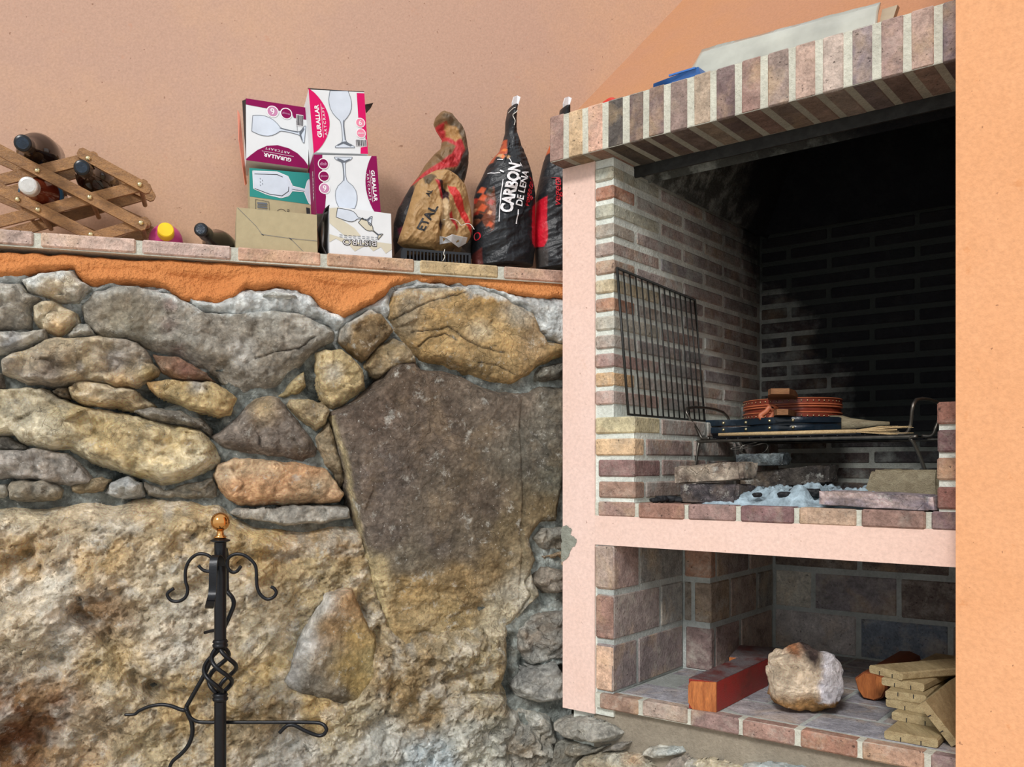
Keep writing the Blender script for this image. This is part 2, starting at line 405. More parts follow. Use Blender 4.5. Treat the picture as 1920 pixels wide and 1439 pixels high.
# bricks: a chamfered block, mesh shared between equal sizes
_bc = {}
def brickmesh(w_, d, h, mat, ch=.0035):
    key = (round(w_, 3), round(d, 3), round(h, 3), mat)
    if key in _bc: return _bc[key]
    V = []; F = []; x, y, z = key[0] / 2, key[1] / 2, key[2] / 2
    idx = {}
    for sx in (-1, 1):
        for sy in (-1, 1):
            for sz in (-1, 1):
                for ax in range(3):
                    p = [sx * (x - ch), sy * (y - ch), sz * (z - ch)]; p[ax] = (sx * x, sy * y, sz * z)[ax]
                    idx[(sx, sy, sz, ax)] = len(V); V.append(tuple(p))
    def q(a): F.append(tuple(a))
    for s_ in (-1, 1):
        q([idx[(s_, a, b, 0)] for a, b in ((-1, -1), (1, -1), (1, 1), (-1, 1))])
        q([idx[(a, s_, b, 1)] for a, b in ((-1, -1), (1, -1), (1, 1), (-1, 1))])
        q([idx[(a, b, s_, 2)] for a, b in ((-1, -1), (1, -1), (1, 1), (-1, 1))])
    for a in (-1, 1):
        for b in (-1, 1):
            q([idx[(a, b, -1, 0)], idx[(a, b, 1, 0)], idx[(a, b, 1, 1)], idx[(a, b, -1, 1)]])
            q([idx[(a, -1, b, 0)], idx[(a, 1, b, 0)], idx[(a, 1, b, 2)], idx[(a, -1, b, 2)]])
            q([idx[(-1, a, b, 1)], idx[(1, a, b, 1)], idx[(1, a, b, 2)], idx[(-1, a, b, 2)]])
            for c_ in (-1, 1): q([idx[(a, b, c_, 0)], idx[(a, b, c_, 1)], idx[(a, b, c_, 2)]])
    import bmesh
    me = bpy.data.meshes.new('brick'); me.from_pydata(V, [], F)
    bm = bmesh.new(); bm.from_mesh(me); bmesh.ops.recalc_face_normals(bm, faces=bm.faces); bm.to_mesh(me); bm.free()
    me.materials.append(M[mat]); _bc[key] = me; return me
def brick(parent, frame, a0, a1, b0, b1, z0, z1, mat, color, jit=.0012, name='brick', **kw):
    """a brick of the box a0..a1 (along) b0..b1 (into/out) z0..z1 in the barbecue ('f') or stone wall ('w') frame"""
    me = brickmesh(a1 - a0, abs(b1 - b0), z1 - z0, mat); o = bpy.data.objects.new(name, me)
    ctr = (fp if frame == 'f' else sw)((a0 + a1) / 2, (b0 + b1) / 2, (z0 + z1) / 2)
    j = np.array([random.uniform(-jit, jit) for _ in range(3)])
    o.location = Vector(ctr + j) - (WO[parent.name] if parent else Vector((0, 0, 0)))
    o.rotation_euler = (random.uniform(-.006, .006), random.uniform(-.006, .006), (FPROT if frame == 'f' else SWROT) + random.uniform(-.005, .005))
    k = random.uniform(.88, 1.12); o.color = (color[0] * k, color[1] * k, color[2] * k, 1)
    return finish(o, parent, kw.get('label'), kw.get('cat'), kw.get('group'), None)

# height field patch clipped to an outline, standing on a wall plane
def sdf(x, y, P):
    P = np.asarray(P); d = np.full(x.shape, 1e9); ins = np.zeros(x.shape, bool); n = len(P)
    for i in range(n):
        a = P[i]; b = P[(i + 1) % n]; e = b - a; L = e @ e + 1e-12
        t = np.clip(((x - a[0]) * e[0] + (y - a[1]) * e[1]) / L, 0, 1)
        d = np.minimum(d, np.hypot(x - a[0] - t * e[0], y - a[1] - t * e[1]))
        cnd = (a[1] > y) != (b[1] > y)
        xi = a[0] + (y - a[1]) * (b[0] - a[0]) / (b[1] - a[1] + 1e-12)
        ins ^= cnd & (x < xi)
    return np.where(ins, d, -d)
def patch(name, pxpoly, hfn, cfn, mat, parent, res=.0027, frame='w', back=-.055, n0=0.0, warp=.004, wsc=45, seed=0, **kw):
    """hfn(x, y, dist) gives the height over the plane; dist is the distance inside the outline"""
    if frame == 'w': P = np.array([(wu(a, n0), wz(a, b, n0)) for a, b in pxpoly]); fr = lambda x, y, h: O0 + np.outer(x, W2) + np.outer(h, N2) + np.outer(y, UP)
    else: P = np.array([(ft(a, -n0), fz(a, b, -n0)) for a, b in pxpoly]); fr = lambda x, y, h: C0 + np.outer(x, R2) - np.outer(h, S2) + np.outer(y, UP)
    lo = P.min(0) - res * 3; hi = P.max(0) + res * 3
    nx = int((hi[0] - lo[0]) / res) + 1; ny = int((hi[1] - lo[1]) / res) + 1
    gx, gy = np.meshgrid(lo[0] + np.arange(nx) * res, lo[1] + np.arange(ny) * res); x = gx.ravel(); y = gy.ravel()
    wx = x + warp * fbm(x * wsc, y * wsc, seed + .3, 3, seed=seed); wy = y + warp * fbm(x * wsc, y * wsc, seed + 9.1, 3, seed=seed + 5)
    d = sdf(wx, wy, P)
    h = hfn(x, y, d); h = np.where(d < 0, np.maximum(h, back), h)
    V = fr(x, y, h); ok = (d > -res * 1.5).reshape(ny, nx)
    q = ok[:-1, :-1] & ok[1:, :-1] & ok[:-1, 1:] & ok[1:, 1:]
    ii, jj = np.nonzero(q); a = ii * nx + jj
    F = np.stack([a, a + 1, a + nx + 1, a + nx], 1)
    used = np.unique(F); rm = np.full(nx * ny, -1); rm[used] = np.arange(len(used)); F = rm[F]; V = V[used]
    cols = cfn(x[used], y[used], V) if cfn else None
    return mk(name, V, F, mat, parent, smooth=True, cols=cols, **kw)
def prof(d, T, D, w_): # rounded shoulder: -D at the outline, T inside
    q = np.clip(d / w_, 0, 1); return np.where(d < 0, -D + d * 2.0, -D + (D + T) * np.sqrt(1 - (1 - q) ** 2))
# ================================================================== SETTING
def struct(name, mb, mat, label, **k): return mb.mk(name, mat, None, kind='structure', label=label, **k)
struct('floor', MB().hexa([(-4, -3, -.1), (5, -3, -.1), (5, 4.5, -.1), (-4, 4.5, -.1), (-4, -3, 0), (5, -3, 0), (5, 4.5, 0), (-4, 4.5, 0)]), 'floor', 'beige terrace floor')
LZ = wz(500, 468.5)                 # top of the brick ledge, from eye level
uj = (.07 * 0)                      # where the back wall meets the outer side of the barbecue
def u_at_t(n, t):
    # u such that sw(u,n) has barbecue coordinate t
    p = sw(0, n, 0) - C0; return (t - p @ R2) / (W2 @ R2)
ub = u_at_t(-.3, .06)
wb = MB()
wb.wbox(-3.0, ub, -.42, -.30, -EYE, .82); wb.wbox(-3.0, 2.2, -.42, -.30, .82, 1.9)
struct('wall_back', wb, 'pink', 'smooth salmon pink plaster wall behind the brick ledge')
tp = ft(1792, -.12)
wr = MB()
def plate(t0, t1, s, z0, z1): pass
wr.fbox(tp, tp + 1.6, -.12, 1.1, -EYE, 1.9)
struct('wall_right', wr, 'wall_orange', 'bright orange plaster wall at the right of the brick barbecue')
# stone wall body behind the stones
wl = MB(); wl.wbox(-3.0, u_at_t(-.1, .05), -.29, -.075, -EYE, LZ - .034)
WL = struct('wall_left', wl, 'cement', 'low wall of natural rock and rubble stones under the brick ledge')
# ------------------------------------------------------------------ brick ledge on top of the stone wall
LG = MB().wbox(-3.0, u_at_t(-.1, .03), -.296, .008, LZ - .0335, LZ - .002).mk('trim_1', 'mortar', None, kind='structure', label='ledge of pale bricks laid flat along the top of the stone wall')
joints = [-1.45] + [wu(x) for x in (72, 262, 440, 607, 781, 937)] + [wu(1055) + .072]
bc = [c(200, 176, 164), c(198, 172, 158), c(190, 166, 156), c(200, 160, 138), c(196, 158, 132), c(196, 172, 132), c(184, 150, 132)]
for i in range(len(joints) - 1):
    brick(LG, 'w', joints[i] + .007, joints[i + 1] - .007, -.11, .012, LZ - .031, LZ, 'brick', bc[i % 7])
for i, x in enumerate(np.arange(-2.9, -1.46, .235)): brick(LG, 'w', x + .004, x + .224, -.11, .012, LZ - .031, LZ, 'brick', bc[i % 7])
for i, x in enumerate(np.arange(-2.8, .0, .235)): brick(LG, 'w', x, x + .222, -.235, -.12, LZ - .031, LZ, 'brick', bc[i % 7])

# ================================================================== BARBECUE
BB = thing('brick_barbecue', 'brick and salmon plaster barbecue with sooted firebox, brick hood and wood store', 'barbecue', fp(.5, .4, -EYE))
TI, TK, TR, TRI = .1471, .2055, .8637, .925      # inner side, left knee, right knee, inner right side
ZS, ZH = .737, .849                               # hood underside and top
ZHB, ZHT = -.120, -.0865                           # hearth course
ZB0 = -.190                                       # underside of the beam
ZL = -.5435                                       # wood store floor
SB, SBL, SP = .8655, .7694, .351
# plaster
col = MB().fbox(0, .0945, 0, .93, -.600, ZS)
column = col.mk('plaster_column', 'col_pink', BB)
# ragged plaster foot
pcs = [(1053, 1290), (1119, 1290), (1121, 1318), (1117, 1330), (1119, 1345), (1108, 1351), (1098, 1349), (1088, 1356), (1078, 1352), (1066, 1354), (1061, 1346), (1057, 1325)]
beam = MB().fbox(.0945, tp + .02, 0, .10, ZB0, ZHB).mk('plaster_beam', 'col_pink', BB)
# bare grey cement where the plaster fell off the column
patch('plaster_chip', [(1054, 990), (1062, 986), (1072, 992), (1070, 1004), (1080, 1012), (1078, 1024), (1070, 1030), (1067, 1042), (1058, 1050), (1054, 1056)],
      lambda x, y, d: .0014 + .002 * fbm(x * 90, y * 90), None, 'cement', BB, res=.002, frame='f', back=-.004, warp=.004, wsc=80)
# masses
mass = MB().fbox(.0945, TI - .002, .004, .93, -.60, ZS).fbox(.02, TI - .002, .02, .93, -EYE, -.6)
mass.mk('side_masonry', 'mortar_soot', BB)
MB().fbox(TI - .01, TK - .003, .003, SB, ZHB, .1165).mk('knee_masonry', 'mortar_soot', BB)
MB().fbox(TR + .003, tp + .1, .003, SB, ZHB, .1165).mk('knee_masonry', 'mortar_soot', BB)
MB().fbox(.0945, tp + .1, .002, .13, ZHB - .001, ZHT - .0015).mk('hearth_bedding', 'mortar', BB)
MB().fbox(TI - .02, tp + .1, .12, SB + .05, ZB0, ZHT - .004).mk('hearth_slab', 'plinth', BB)
MB().fbox(TI - .02, tp + .1, SB + .003, SB + .1, ZHB, .76).mk('back_masonry', 'mortar_soot', BB)
MB().fbox(TRI, tp + .15, .01, SB + .05, ZHB, ZS).mk('side_masonry', 'soot_plaster', BB)
# wood store
MB().fbox(.1015, tp + .1, -.009, SBL + .1, ZL - .0355, ZL - .0015).mk('store_floor_bedding', 'mortar', BB)
MB().fbox(TI - .02, .2264, SP + .003, SBL + .02, ZL - .01, ZB0 + .01).mk('pier_masonry', 'mortar_low', BB)
MB().fbox(TI - .02, tp + .1, SBL + .003, SBL + .1, ZL - .01, ZB0 + .01).mk('store_back_masonry', 'mortar_low', BB)
MB().fbox(.10, TI - .002, .003, SP + .03, ZL - .01, ZB0 + .005).mk('store_side_masonry', 'mortar_low', BB)
MB().fbox(TRI, tp + .15, .01, SBL + .05, ZL - .01, ZB0).mk('store_side_masonry', 'mortar_low', BB)
MB().fbox(.085, tp + .1, .012, .9, -EYE, ZL - .034).mk('cement_plinth', 'plinth', BB)

# ---------------- hood: bricks on end
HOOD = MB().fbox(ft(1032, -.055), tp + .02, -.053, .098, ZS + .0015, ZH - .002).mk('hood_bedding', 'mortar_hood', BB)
jp = [1061, 1096, 1134, 1173, 1211, 1251, 1294, 1337, 1384, 1432, 1484, 1536, 1589, 1644, 1701, 1760]
jt = [ft(1026, -.055)] + [ft(x, -.055) for x in jp] + [ft(1816, -.055)]
hc = [c(150, 122, 112), c(196, 168, 134), c(204, 164, 144), c(88, 82, 78), c(118, 100, 96), c(126, 106, 102), c(146, 126, 118), c(178, 158, 138), c(126, 106, 104), c(156, 126, 116), c(164, 144, 134), c(176, 150, 136), c(186, 168, 156), c(144, 130, 130), c(154, 130, 122), c(176, 150, 138), c(126, 110, 114)]
for i in range(17):
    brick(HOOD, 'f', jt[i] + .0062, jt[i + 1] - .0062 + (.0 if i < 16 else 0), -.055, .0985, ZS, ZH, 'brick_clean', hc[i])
# steel angle that carries the hood
MB().fbox(TI - .004, tp + .1, .0985, .104, ZS - .026, ZS + .006).fbox(TI - .004, tp + .1, .104, .15, ZS - .002, ZS + .004).mk('steel_lintel', 'steel', BB)
# ---------------- chimney breast leaning back above the hood
def zs(z): return .204 + (z - .853) * .765
cb = MB()
cb.hexa([fp(-.35, .10, ZH - .03), fp(tp + .3, .10, ZH - .03), fp(tp + .3, .45, ZH - .03), fp(-.35, .45, ZH - .03),
         fp(-.35, zs(.853), .853), fp(tp + .3, zs(.853), .853), fp(tp + .3, .45, .853), fp(-.35, .45, .853)])
cb.V = []; cb.F = []
cb.hexa([fp(-.0, .085, ZH - .10), fp(tp + .3, .085, ZH - .10), fp(tp + .3, .22, ZH - .10), fp(-.0, .22, ZH - .10),
         fp(-.0, .085, ZH - .003), fp(tp + .3, .085, ZH - .003), fp(tp + .3, .25, ZH - .003), fp(-.0, .25, ZH - .003)])
pl_ = [(-.30, 1.00), (-.30, 1.95), (tp + .5, 1.95), (tp + .5, ZH - .01), (.0, ZH - .01), (-.03, 1.00)]
cb.prism([fp(t, zs(z), z) for t, z in pl_][::-1], S2 * .08)
cb.mk('chimney_breast', 'orange_breast', BB)
# ---------------- smoke chamber
sc = MB(); zt = 1.06
def wallq(a, b, c_, d, th):
    n = np.cross(np.array(b) - a, np.array(d) - a); n = n / np.linalg.norm(n) * th
    sc.hexa([a, b, np.array(b) + n, np.array(a) + n, d, c_, np.array(c_) + n, np.array(d) + n])
zc = .722
wallq(fp(TI - .002, .10, zc), fp(TI - .002, SB + .02, zc), fp(TI + .2, SB - .12, zt), fp(TI + .2, .5, zt), .03)
wallq(fp(TI - .02, SB - .0, zc), fp(tp + .1, SB - .0, zc), fp(tp + .1, SB - .12, zt), fp(TI - .02, SB - .12, zt), .03)
wallq(fp(TI - .02, .15, ZS), fp(tp + .1, .15, ZS), fp(tp + .1, .5, zt), fp(TI - .02, .5, zt), -.03)
wallq(fp(TRI, .10, zc), fp(TRI, SB + .02, zc), fp(TRI - .1, SB - .1, zt), fp(TRI - .1, .5, zt), -.03)
sc.fbox(TI, tp + .1, .48, SB, zt - .01, zt + .03)
sc.mk('smoke_chamber', 'soot_plaster', BB)

# ---------------- bricks of the firebox left side
P0, BH = .0447, .0325
sideC = [c(156, 146, 142), c(168, 154, 148), c(144, 140, 140), c(162, 144, 136), c(178, 168, 160)]
frontC = [c(176, 176, 160), c(176, 128, 106), c(184, 182, 164), c(176, 164, 150), c(168, 148, 138), c(176, 148, 130), c(192, 176, 146), c(178, 134, 112), c(190, 184, 170), c(182, 166, 154), c(176, 146, 138), c(200, 166, 128), c(176, 150, 140), c(186, 150, 128)]
SIDE = MB().fbox(TI - .006, TI - .001, .003, SB, .117, ZS - .004).mk('side_wall', 'mortar_soot', BB)
for k in range(14):
    z1 = .7155 - k * P0; z0 = z1 - BH
    if z0 < .112: break
    L = .222 if k % 2 == 0 else .098
    cc = random.choice(sideC)
    brick(SIDE, 'f', .0965, TI + .001, -.002, L, z0, z1, 'brick_soot', frontC[k])
    s = L + .011
    while s < SB - .02:
        e = min(s + .236, SB - .004)
        brick(SIDE, 'f', TI - .03, TI + .0015, s, e, z0, z1, 'brick_soot', random.choice(sideC)); s = e + .012
# top filler bricks under the soffit
brick(SIDE, 'f', TI - .03, TI + .0015, .10, .25, .7195, .7355, 'brick_soot', sideC[0])
# left knee
KN = [c(206, 194, 158), c(206, 176, 142), c(138, 110, 106), c(166, 136, 120)]
KNEE = MB().fbox(TK - .006, TK - .002, .01, SB, ZHT, .112).mk('knee_wall', 'mortar_soot', BB)
kp = .0513; kh = .0395
for k in range(4):
    z1 = .1165 - k * kp; z0 = z1 - kh
    brick(KNEE, 'f', .0975 + (.008 if k > 1 else 0), TK + .001, -.002, .122 if k % 2 == 0 else .045, z0, z1, 'brick', KN[k])
    s = .132 if k % 2 == 0 else .055
    while s < SB - .02:
        e = min(s + .236, SB - .002); brick(KNEE, 'f', TK - .05, TK + .0015, s, e, z0, z1, 'brick_soot', random.choice([c(164, 142, 134), c(150, 132, 126), c(168, 150, 140)])); s = e + .012
# right knee: headers seen edge on
KNR = MB().fbox(TR + .001, TR + .006, .01, SB, ZHT, .112).mk('knee_wall', 'mortar', BB)
for k in range(4):
    z1 = .122 - k * .0535; z0 = z1 - .042
    brick(KNR, 'f', TR, TR + .118, -.004, .112, z0, z1, 'brick', [c(136, 98, 86), c(112, 88, 88), c(148, 112, 98), c(140, 100, 92)][k])
# hearth front course
HE = [c(160, 132, 122), c(154, 118, 104), c(148, 122, 116), c(126, 98, 98), c(190, 162, 140), c(150, 122, 112), c(128, 106, 108)]
HB = [1118, 1194, 1287, 1384.5, 1493, 1610.5, 1742, 1860]
HEARTH = MB().fbox(.10, tp + .05, .115, .13, ZHB, ZHT - .003).mk('hearth_edge', 'mortar', BB)
for i in range(7):
    brick(HEARTH, 'f', ft(HB[i]) + .0055, min(ft(HB[i + 1]) - .0055, tp + .08), -.003, .108, ZHB - .001, ZHT, 'brick', HE[i])
s = .12
while s < SB - .05:
    x = TK + .004 - (.12 if int(s * 8) % 2 else 0)
    while x < TR:
        a = max(x, TK + .004); b = min(x + .232, TR - .002)
        if b - a > .04: brick(HEARTH, 'f', a, b, s, s + .116, ZHT - .035, ZHT - .001, 'paver', c(70, 66, 66), .0006)
        x += .24
    s += .124
# firebox back wall
BACK = MB().fbox(TI - .002, TRI, SB + .001, SB + .006, ZHT, .72).mk('back_wall', 'mortar_soot', BB)
k = 0; z1 = .7105
while z1 - BH > ZHT - .02:
    x = TI + .004
    ln = .083 if k % 2 else .205
    while x < TRI - .01:
        e = min(x + ln, TRI); brick(BACK, 'f', x, e, SB - .0015, SB + .04, max(z1 - BH, ZHT + .001), z1, 'brick_soot', random.choice([c(92, 84, 84), c(80, 76, 80), c(104, 90, 86)]))
        x = e + .012; ln = .236
    z1 -= P0; k += 1
# ---------------- wood store brickwork (big bricks laid on edge)
LC = [c(160, 140, 134), c(150, 138, 134), c(144, 132, 130), c(168, 152, 142), c(150, 150, 146), c(172, 164, 156)]
rows = [(ZB0 - .001, ZB0 - .106), (ZB0 - .119, ZB0 - .225), (ZB0 - .238, ZL + .003)]
FRC = [c(178, 158, 146), c(156, 124, 112), c(206, 172, 148)]
LS = MB().fbox(TI - .004, TI - .001, .004, SP, ZL, ZB0).mk('store_side_wall', 'mortar_low', BB)
for r, (z1, z0) in enumerate(rows):
    js = [[1199], [1238], [1195.5]][r]
    cuts = [-.002] + [fd(j, TI) for j in js] + [SP - .001]
    for i in range(len(cuts) - 1):
        a = cuts[i] + (.0045 if i else 0); b = cuts[i + 1] - (.0045 if i < len(cuts) - 2 else .0)
        if i == 0: brick(LS, 'f', .1000, TI + .001, a, b, z0, z1, 'brick_low', FRC[r] if 0 else LC[r])
        else: brick(LS, 'f', TI - .03, TI + .0015, a, b, z0, z1, 'brick_low', random.choice(LC))
    brick(LS, 'f', .0985, .1462, -.0045, .01, z0 + .002, z1 - .002, 'brick', FRC[r])
PR = MB().fbox(TI, .2262, SP + .001, SP + .004, ZL, ZB0).mk('store_pier', 'mortar_low', BB)
for r, (z1, z0) in enumerate(rows):
    a0 = TI + (.006 if r == 0 else .034 if r == 1 else .008)
    brick(PR, 'f', a0, .2294, SP - .002, SP + (.03 if r == 0 else .115 if r == 1 else .02), z0, z1, 'brick_low', [c(168, 132, 112), c(156, 140, 124), c(142, 122, 118)][r])
    if r == 1: brick(PR, 'f', TI + .004, TI + .026, SP - .001, SP + .03, z0, z1, 'brick_low', c(140, 130, 118))
    s = [SP + .042, SP + .127, SP + .032][r]; first = [.2, .17, .15][r]
    while s < SBL - .02:
        e = min(s + first, SBL - .003); brick(PR, 'f', .20, .2294, s, e, z0, z1, 'brick_low', random.choice(LC)); s = e + .011; first = .215
SBW = MB().fbox(.22, TRI, SBL + .001, SBL + .005, ZL, ZB0).mk('store_back_wall', 'mortar_low', BB)
tb = lambda px: ft(px, SBL)
for r, (z1, z0) in enumerate(rows):
    js = [[1612], [1524, 1686], [1609]][r]
    cuts = [.2294] + [tb(j) for j in js]
    while cuts[-1] + .24 < TRI: cuts.append(cuts[-1] + .24)
    cuts.append(TRI)
    for i in range(len(cuts) - 1):
        brick(SBW, 'f', cuts[i] + .006, cuts[i + 1] - .006, SBL - .0015, SBL + .04, z0, z1, 'brick_low', [[c(120, 108, 100), c(116, 104, 98), c(112, 100, 94)], [c(206, 202, 188), c(140, 134, 136), c(124, 112, 106)], [c(190, 184, 180), c(124, 134, 146), c(120, 114, 112)]][r][min(i, 2)])
# store floor: front course and pavers behind
SFL = MB().fbox(.11, tp + .05, .022, SBL, ZL - .03, ZL - .0015).mk('store_floor', 'mortar_low', BB)
SJ = [1120, 1199, 1291, 1388, 1495, 1611, 1739, 1880]
SCC = [c(160, 132, 116), c(176, 156, 144), c(156, 130, 124), c(166, 134, 122), c(166, 126, 108), c(172, 140, 120), c(150, 130, 128)]
for i in range(7):
    brick(SFL, 'f', ft(SJ[i], -.012) + .0045, min(ft(SJ[i + 1], -.012) - .0045, tp + .09), -.012, .02, ZL - .036, ZL, 'brick_low', SCC[i])
s = .024
r = 0
while s < SBL - .03:
    x = .11 + (.12 if r % 2 else 0)
    while x < TRI:
        a = max(x, .15); b = min(x + .238, TRI)
        e = min(s + .122, SBL)
        if b - a > .03: brick(SFL, 'f', a, b, s, e, ZL - .034, ZL - .0008, 'paver', random.choice([c(158, 156, 162), c(150, 150, 158), c(162, 156, 158)]), .0004)
        x += .243
    s += .126; r += 1
# ================================================================== STONES (parts of wall_left)
def projpx(V): return CX + FPX * V[:, 0] / V[:, 1], HY - FPX * (V[:, 2] - EYE) / V[:, 1]
def L3(t): return np.array([lin(t[0]), lin(t[1]), lin(t[2])])
def lines(px, py, L):
    d = np.full(px.shape, 1e9)
    for P in L:
        for a, b in zip(P[:-1], P[1:]):
            a = np.array(a, float); b = np.array(b, float); e = b - a; t = np.clip(((px - a[0]) * e[0] + (py - a[1]) * e[1]) / (e @ e), 0, 1); d = np.minimum(d, np.hypot(px - a[0] - t * e[0], py - a[1] - t * e[1]))
    return d
def wallpx(x, y):
    Y = O0[1] + W2[1] * x; return CX + FPX * (O0[0] + W2[0] * x) / Y, HY - y * FPX / Y
def stone(poly, c1, c2, T=.03, w_=.022, rough=1.0, tilt=(0, 0), fsc=14, seed=None, n0=0, frame='w', blobs=(), name='stone', res=.0027, spots=.0, parent=None, D=.05, csc=9, label=None, cracks=()):
    global _sd; _sd += 1; sd_ = seed or _sd * 7
    P = np.array([(wu(a), wz(a, b)) if frame == 'w' else (ft(a), fz(a, b)) for a, b in poly]); cx, cy = P.mean(0)
    ext = P.max(0) - P.min(0); sz = math.sqrt(ext[0] * ext[1]); T = T * .5; w2 = min(w_ * .5, sz * .18); fs = max(fsc, 1.6 / sz)
    def hf(x, y, d):
        e = np.clip(d / (w2 * 1.2), 0, 1)
        wl = w2 * (.45 + 1.5 * np.clip(fbm(x * 9, y * 9, sd_, 2, .5, sd_ + 2) + .5, 0, 1)) * (1 + 1.2 * np.clip((cy - y) / (ext[1] * .5), -.4, 1))
        d = d + .0022
        h = prof(d, T, D, wl)
        h = h + e * ((x - cx) * tilt[0] + (y - cy) * tilt[1])
        h = h + (.3 + .7 * e) * (.024 * rough * (facets(x * fs + .35 * fbm(x * 20, y * 20), y * fs * 1.2, sd_, 1.6, .35)) + .012 * rough * (facets(x * fs * 2.7 + .3 * y, y * fs * 2.7, sd_ + 3, 1.6, .4)) + .006 * rough * facets(x * 50, y * 56, sd_ + 5, 1.3, .6))
        h = h + .006 * rough * fbm(x * 40, y * 40, sd_, 4, .55, sd_) - .004 * rough * np.maximum(0, ridged(x * 17, y * 26, sd_, 3, .5, sd_) - .45) * 3
        if cracks:
            px, py = wallpx(x, y); h = h - .006 * np.exp(-(lines(px + 5 * fbm(x * 30, y * 30, 1, 3), py + 5 * fbm(x * 30, y * 30, 5, 3), cracks) / 1.5) ** 2)
        return h
    A, B = L3(c1), L3(c2)
    def cf(x, y, V):
        f = np.clip(fbm(x * csc, y * csc * 1.3, sd_ * .37, 5, .6, sd_ + 40) * 2.6 + .45, 0, 1)[:, None]
        k = A * (1 - f) + B * f
        px, py = projpx(V)
        if frame == 'w':
            g = np.clip((np.interp(px, _bx, _by) + 20 - py + 34 * fbm(x * 28, y * 28, 2.1, 4, .65, 9)) / 16, 0, 1)[:, None]; k = k * (1 - .9 * g) + L3((206, 208, 200)) * .9 * g
        if cracks:
            qx, qy = wallpx(x, y); g = .8 * np.exp(-(lines(qx + 5 * fbm(x * 30, y * 30, 1, 3), qy + 5 * fbm(x * 30, y * 30, 5, 3), cracks) / 1.3) ** 2)[:, None]; k = k * (1 - g) + L3((58, 48, 36)) * g
        wob = 14 * fbm(x * 25, y * 25, 3.3, 3, .6, sd_)
        for (bx, by, br, bcol, bs) in blobs:
            g = np.clip(1.25 - (np.hypot(px - bx, py - by) + wob) / br, 0, 1)[:, None] * bs; k = k * (1 - g) + L3(bcol) * g
        return k
    return patch(name, poly, hf, cf, 'rock', parent or WL, res=res, frame=frame, n0=0, back=-.07, seed=sd_, warp=.005, label=label)
_sd = 0
_bl = [(-320, 530), (39, 523), (75, 511), (137, 508), (158, 532), (179, 538), (254, 535), (299, 543), (344, 565), (372, 573), (412, 580), (448, 572), (520, 572), (560, 570), (595, 580), (640, 600), (699, 575), (735, 535), (774, 529), (819, 531), (879, 535), (938, 552), (998, 572), (1030, 600), (1074, 625)]
_bx = [a for a, b in _bl]; _by = [b for a, b in _bl]
GREY = (150, 142, 128); TAUPE = (132, 120, 104); TAN = (192, 162, 112); CREAM = (212, 196, 162); OCH = (190, 146, 84); PALE = (196, 190, 174); BROWN = (122, 96, 74); YEL = (196, 170, 116)
S = stone
S([(-320, 530), (39, 533), (51, 550), (78, 562), (60, 577), (61, 615), (36, 622), (-320, 634)], TAUPE, GREY, .035, tilt=(0, .15), blobs=[(20, 540, 60, PALE, .8)])
S([(42, 529), (75, 514), (137, 508), (155, 527), (172, 539), (149, 571), (114, 568), (81, 557), (51, 547)], PALE, CREAM, .04, tilt=(0, .3), blobs=[(100, 552, 30, TAN, .6)])
S([(61, 577), (78, 565), (99, 564), (120, 575), (146, 589), (150, 607), (126, 629), (111, 632), (87, 624), (67, 614), (60, 598)], TAN, CREAM, .045, w_=.04, blobs=[(110, 620, 30, OCH, .6)])
S([(-320, 632), (36, 622), (84, 619), (88, 636), (60, 648), (33, 657), (15, 667), (-320, 672)], PALE, GREY, .035, blobs=[(20, 645, 26, (160, 164, 170), .6)])
S([(124, 626), (149, 611), (164, 611), (180, 629), (155, 637), (128, 639)], PALE, (170, 172, 164), .03)
S([(149, 571), (176, 545), (209, 538), (254, 537), (293, 546), (332, 556), (359, 571), (388, 586), (448, 588), (508, 584), (560, 588), (610, 605), (631, 620), (628, 636), (595, 657), (571, 684), (538, 716), (522, 728), (490, 733), (454, 740), (430, 726), (400, 702), (359, 684), (329, 669), (284, 662), (239, 642), (185, 630), (158, 604)],
  (142, 134, 120), (168, 162, 148), .045, w_=.04, rough=.9, fsc=7, tilt=(0, .10), blobs=[(230, 590, 75, (136, 122, 98), .8), (315, 610, 22, (112, 84, 76), .7), (318, 575, 14, (120, 88, 80), .6), (335, 655, 18, (118, 84, 78), .6), (455, 660, 30, (206, 206, 200), .6), (560, 600, 40, (180, 174, 160), .6), (250, 625, 50, (110, 112, 100), .5)], cracks=[[(480, 672), (520, 660), (560, 656), (590, 636)], [(560, 700), (590, 670), (620, 645)]])
S([(4, 675), (60, 651), (105, 636), (185, 632), (221, 636), (260, 642), (278, 663), (287, 681), (303, 696), (299, 706), (281, 713), (263, 724), (227, 729), (167, 718), (137, 721), (105, 726), (51, 724), (27, 711), (4, 703)],
  (168, 156, 138), (190, 170, 134), .045, blobs=[(100, 690, 45, (134, 120, 108), .7), (230, 720, 34, OCH, .6), (280, 700, 25, (170, 140, 70), .6), (220, 680, 22, (160, 156, 156), .6), (150, 690, 12, (220, 218, 212), .7)])
S([(287, 666), (329, 670), (359, 685), (386, 700), (403, 715), (359, 717), (323, 712), (305, 700), (297, 687)], (140, 106, 82), (150, 124, 98), .03, blobs=[(345, 695, 25, (140, 92, 76), .6)])
S([(128, 726), (149, 715), (185, 719), (221, 728), (251, 729), (269, 744), (291, 759), (285, 771), (260, 773), (221, 767), (179, 764), (155, 757), (134, 747)], CREAM, TAN, .04, blobs=[(250, 760, 30, TAN, .5)])
S([(275, 717), (314, 713), (359, 716), (397, 716), (424, 731), (446, 747), (442, 759), (436, 782), (412, 782), (386, 776), (353, 772), (326, 757), (302, 745), (281, 732)], YEL, OCH, .045, blobs=[(370, 725, 20, (180, 180, 176), .7)])
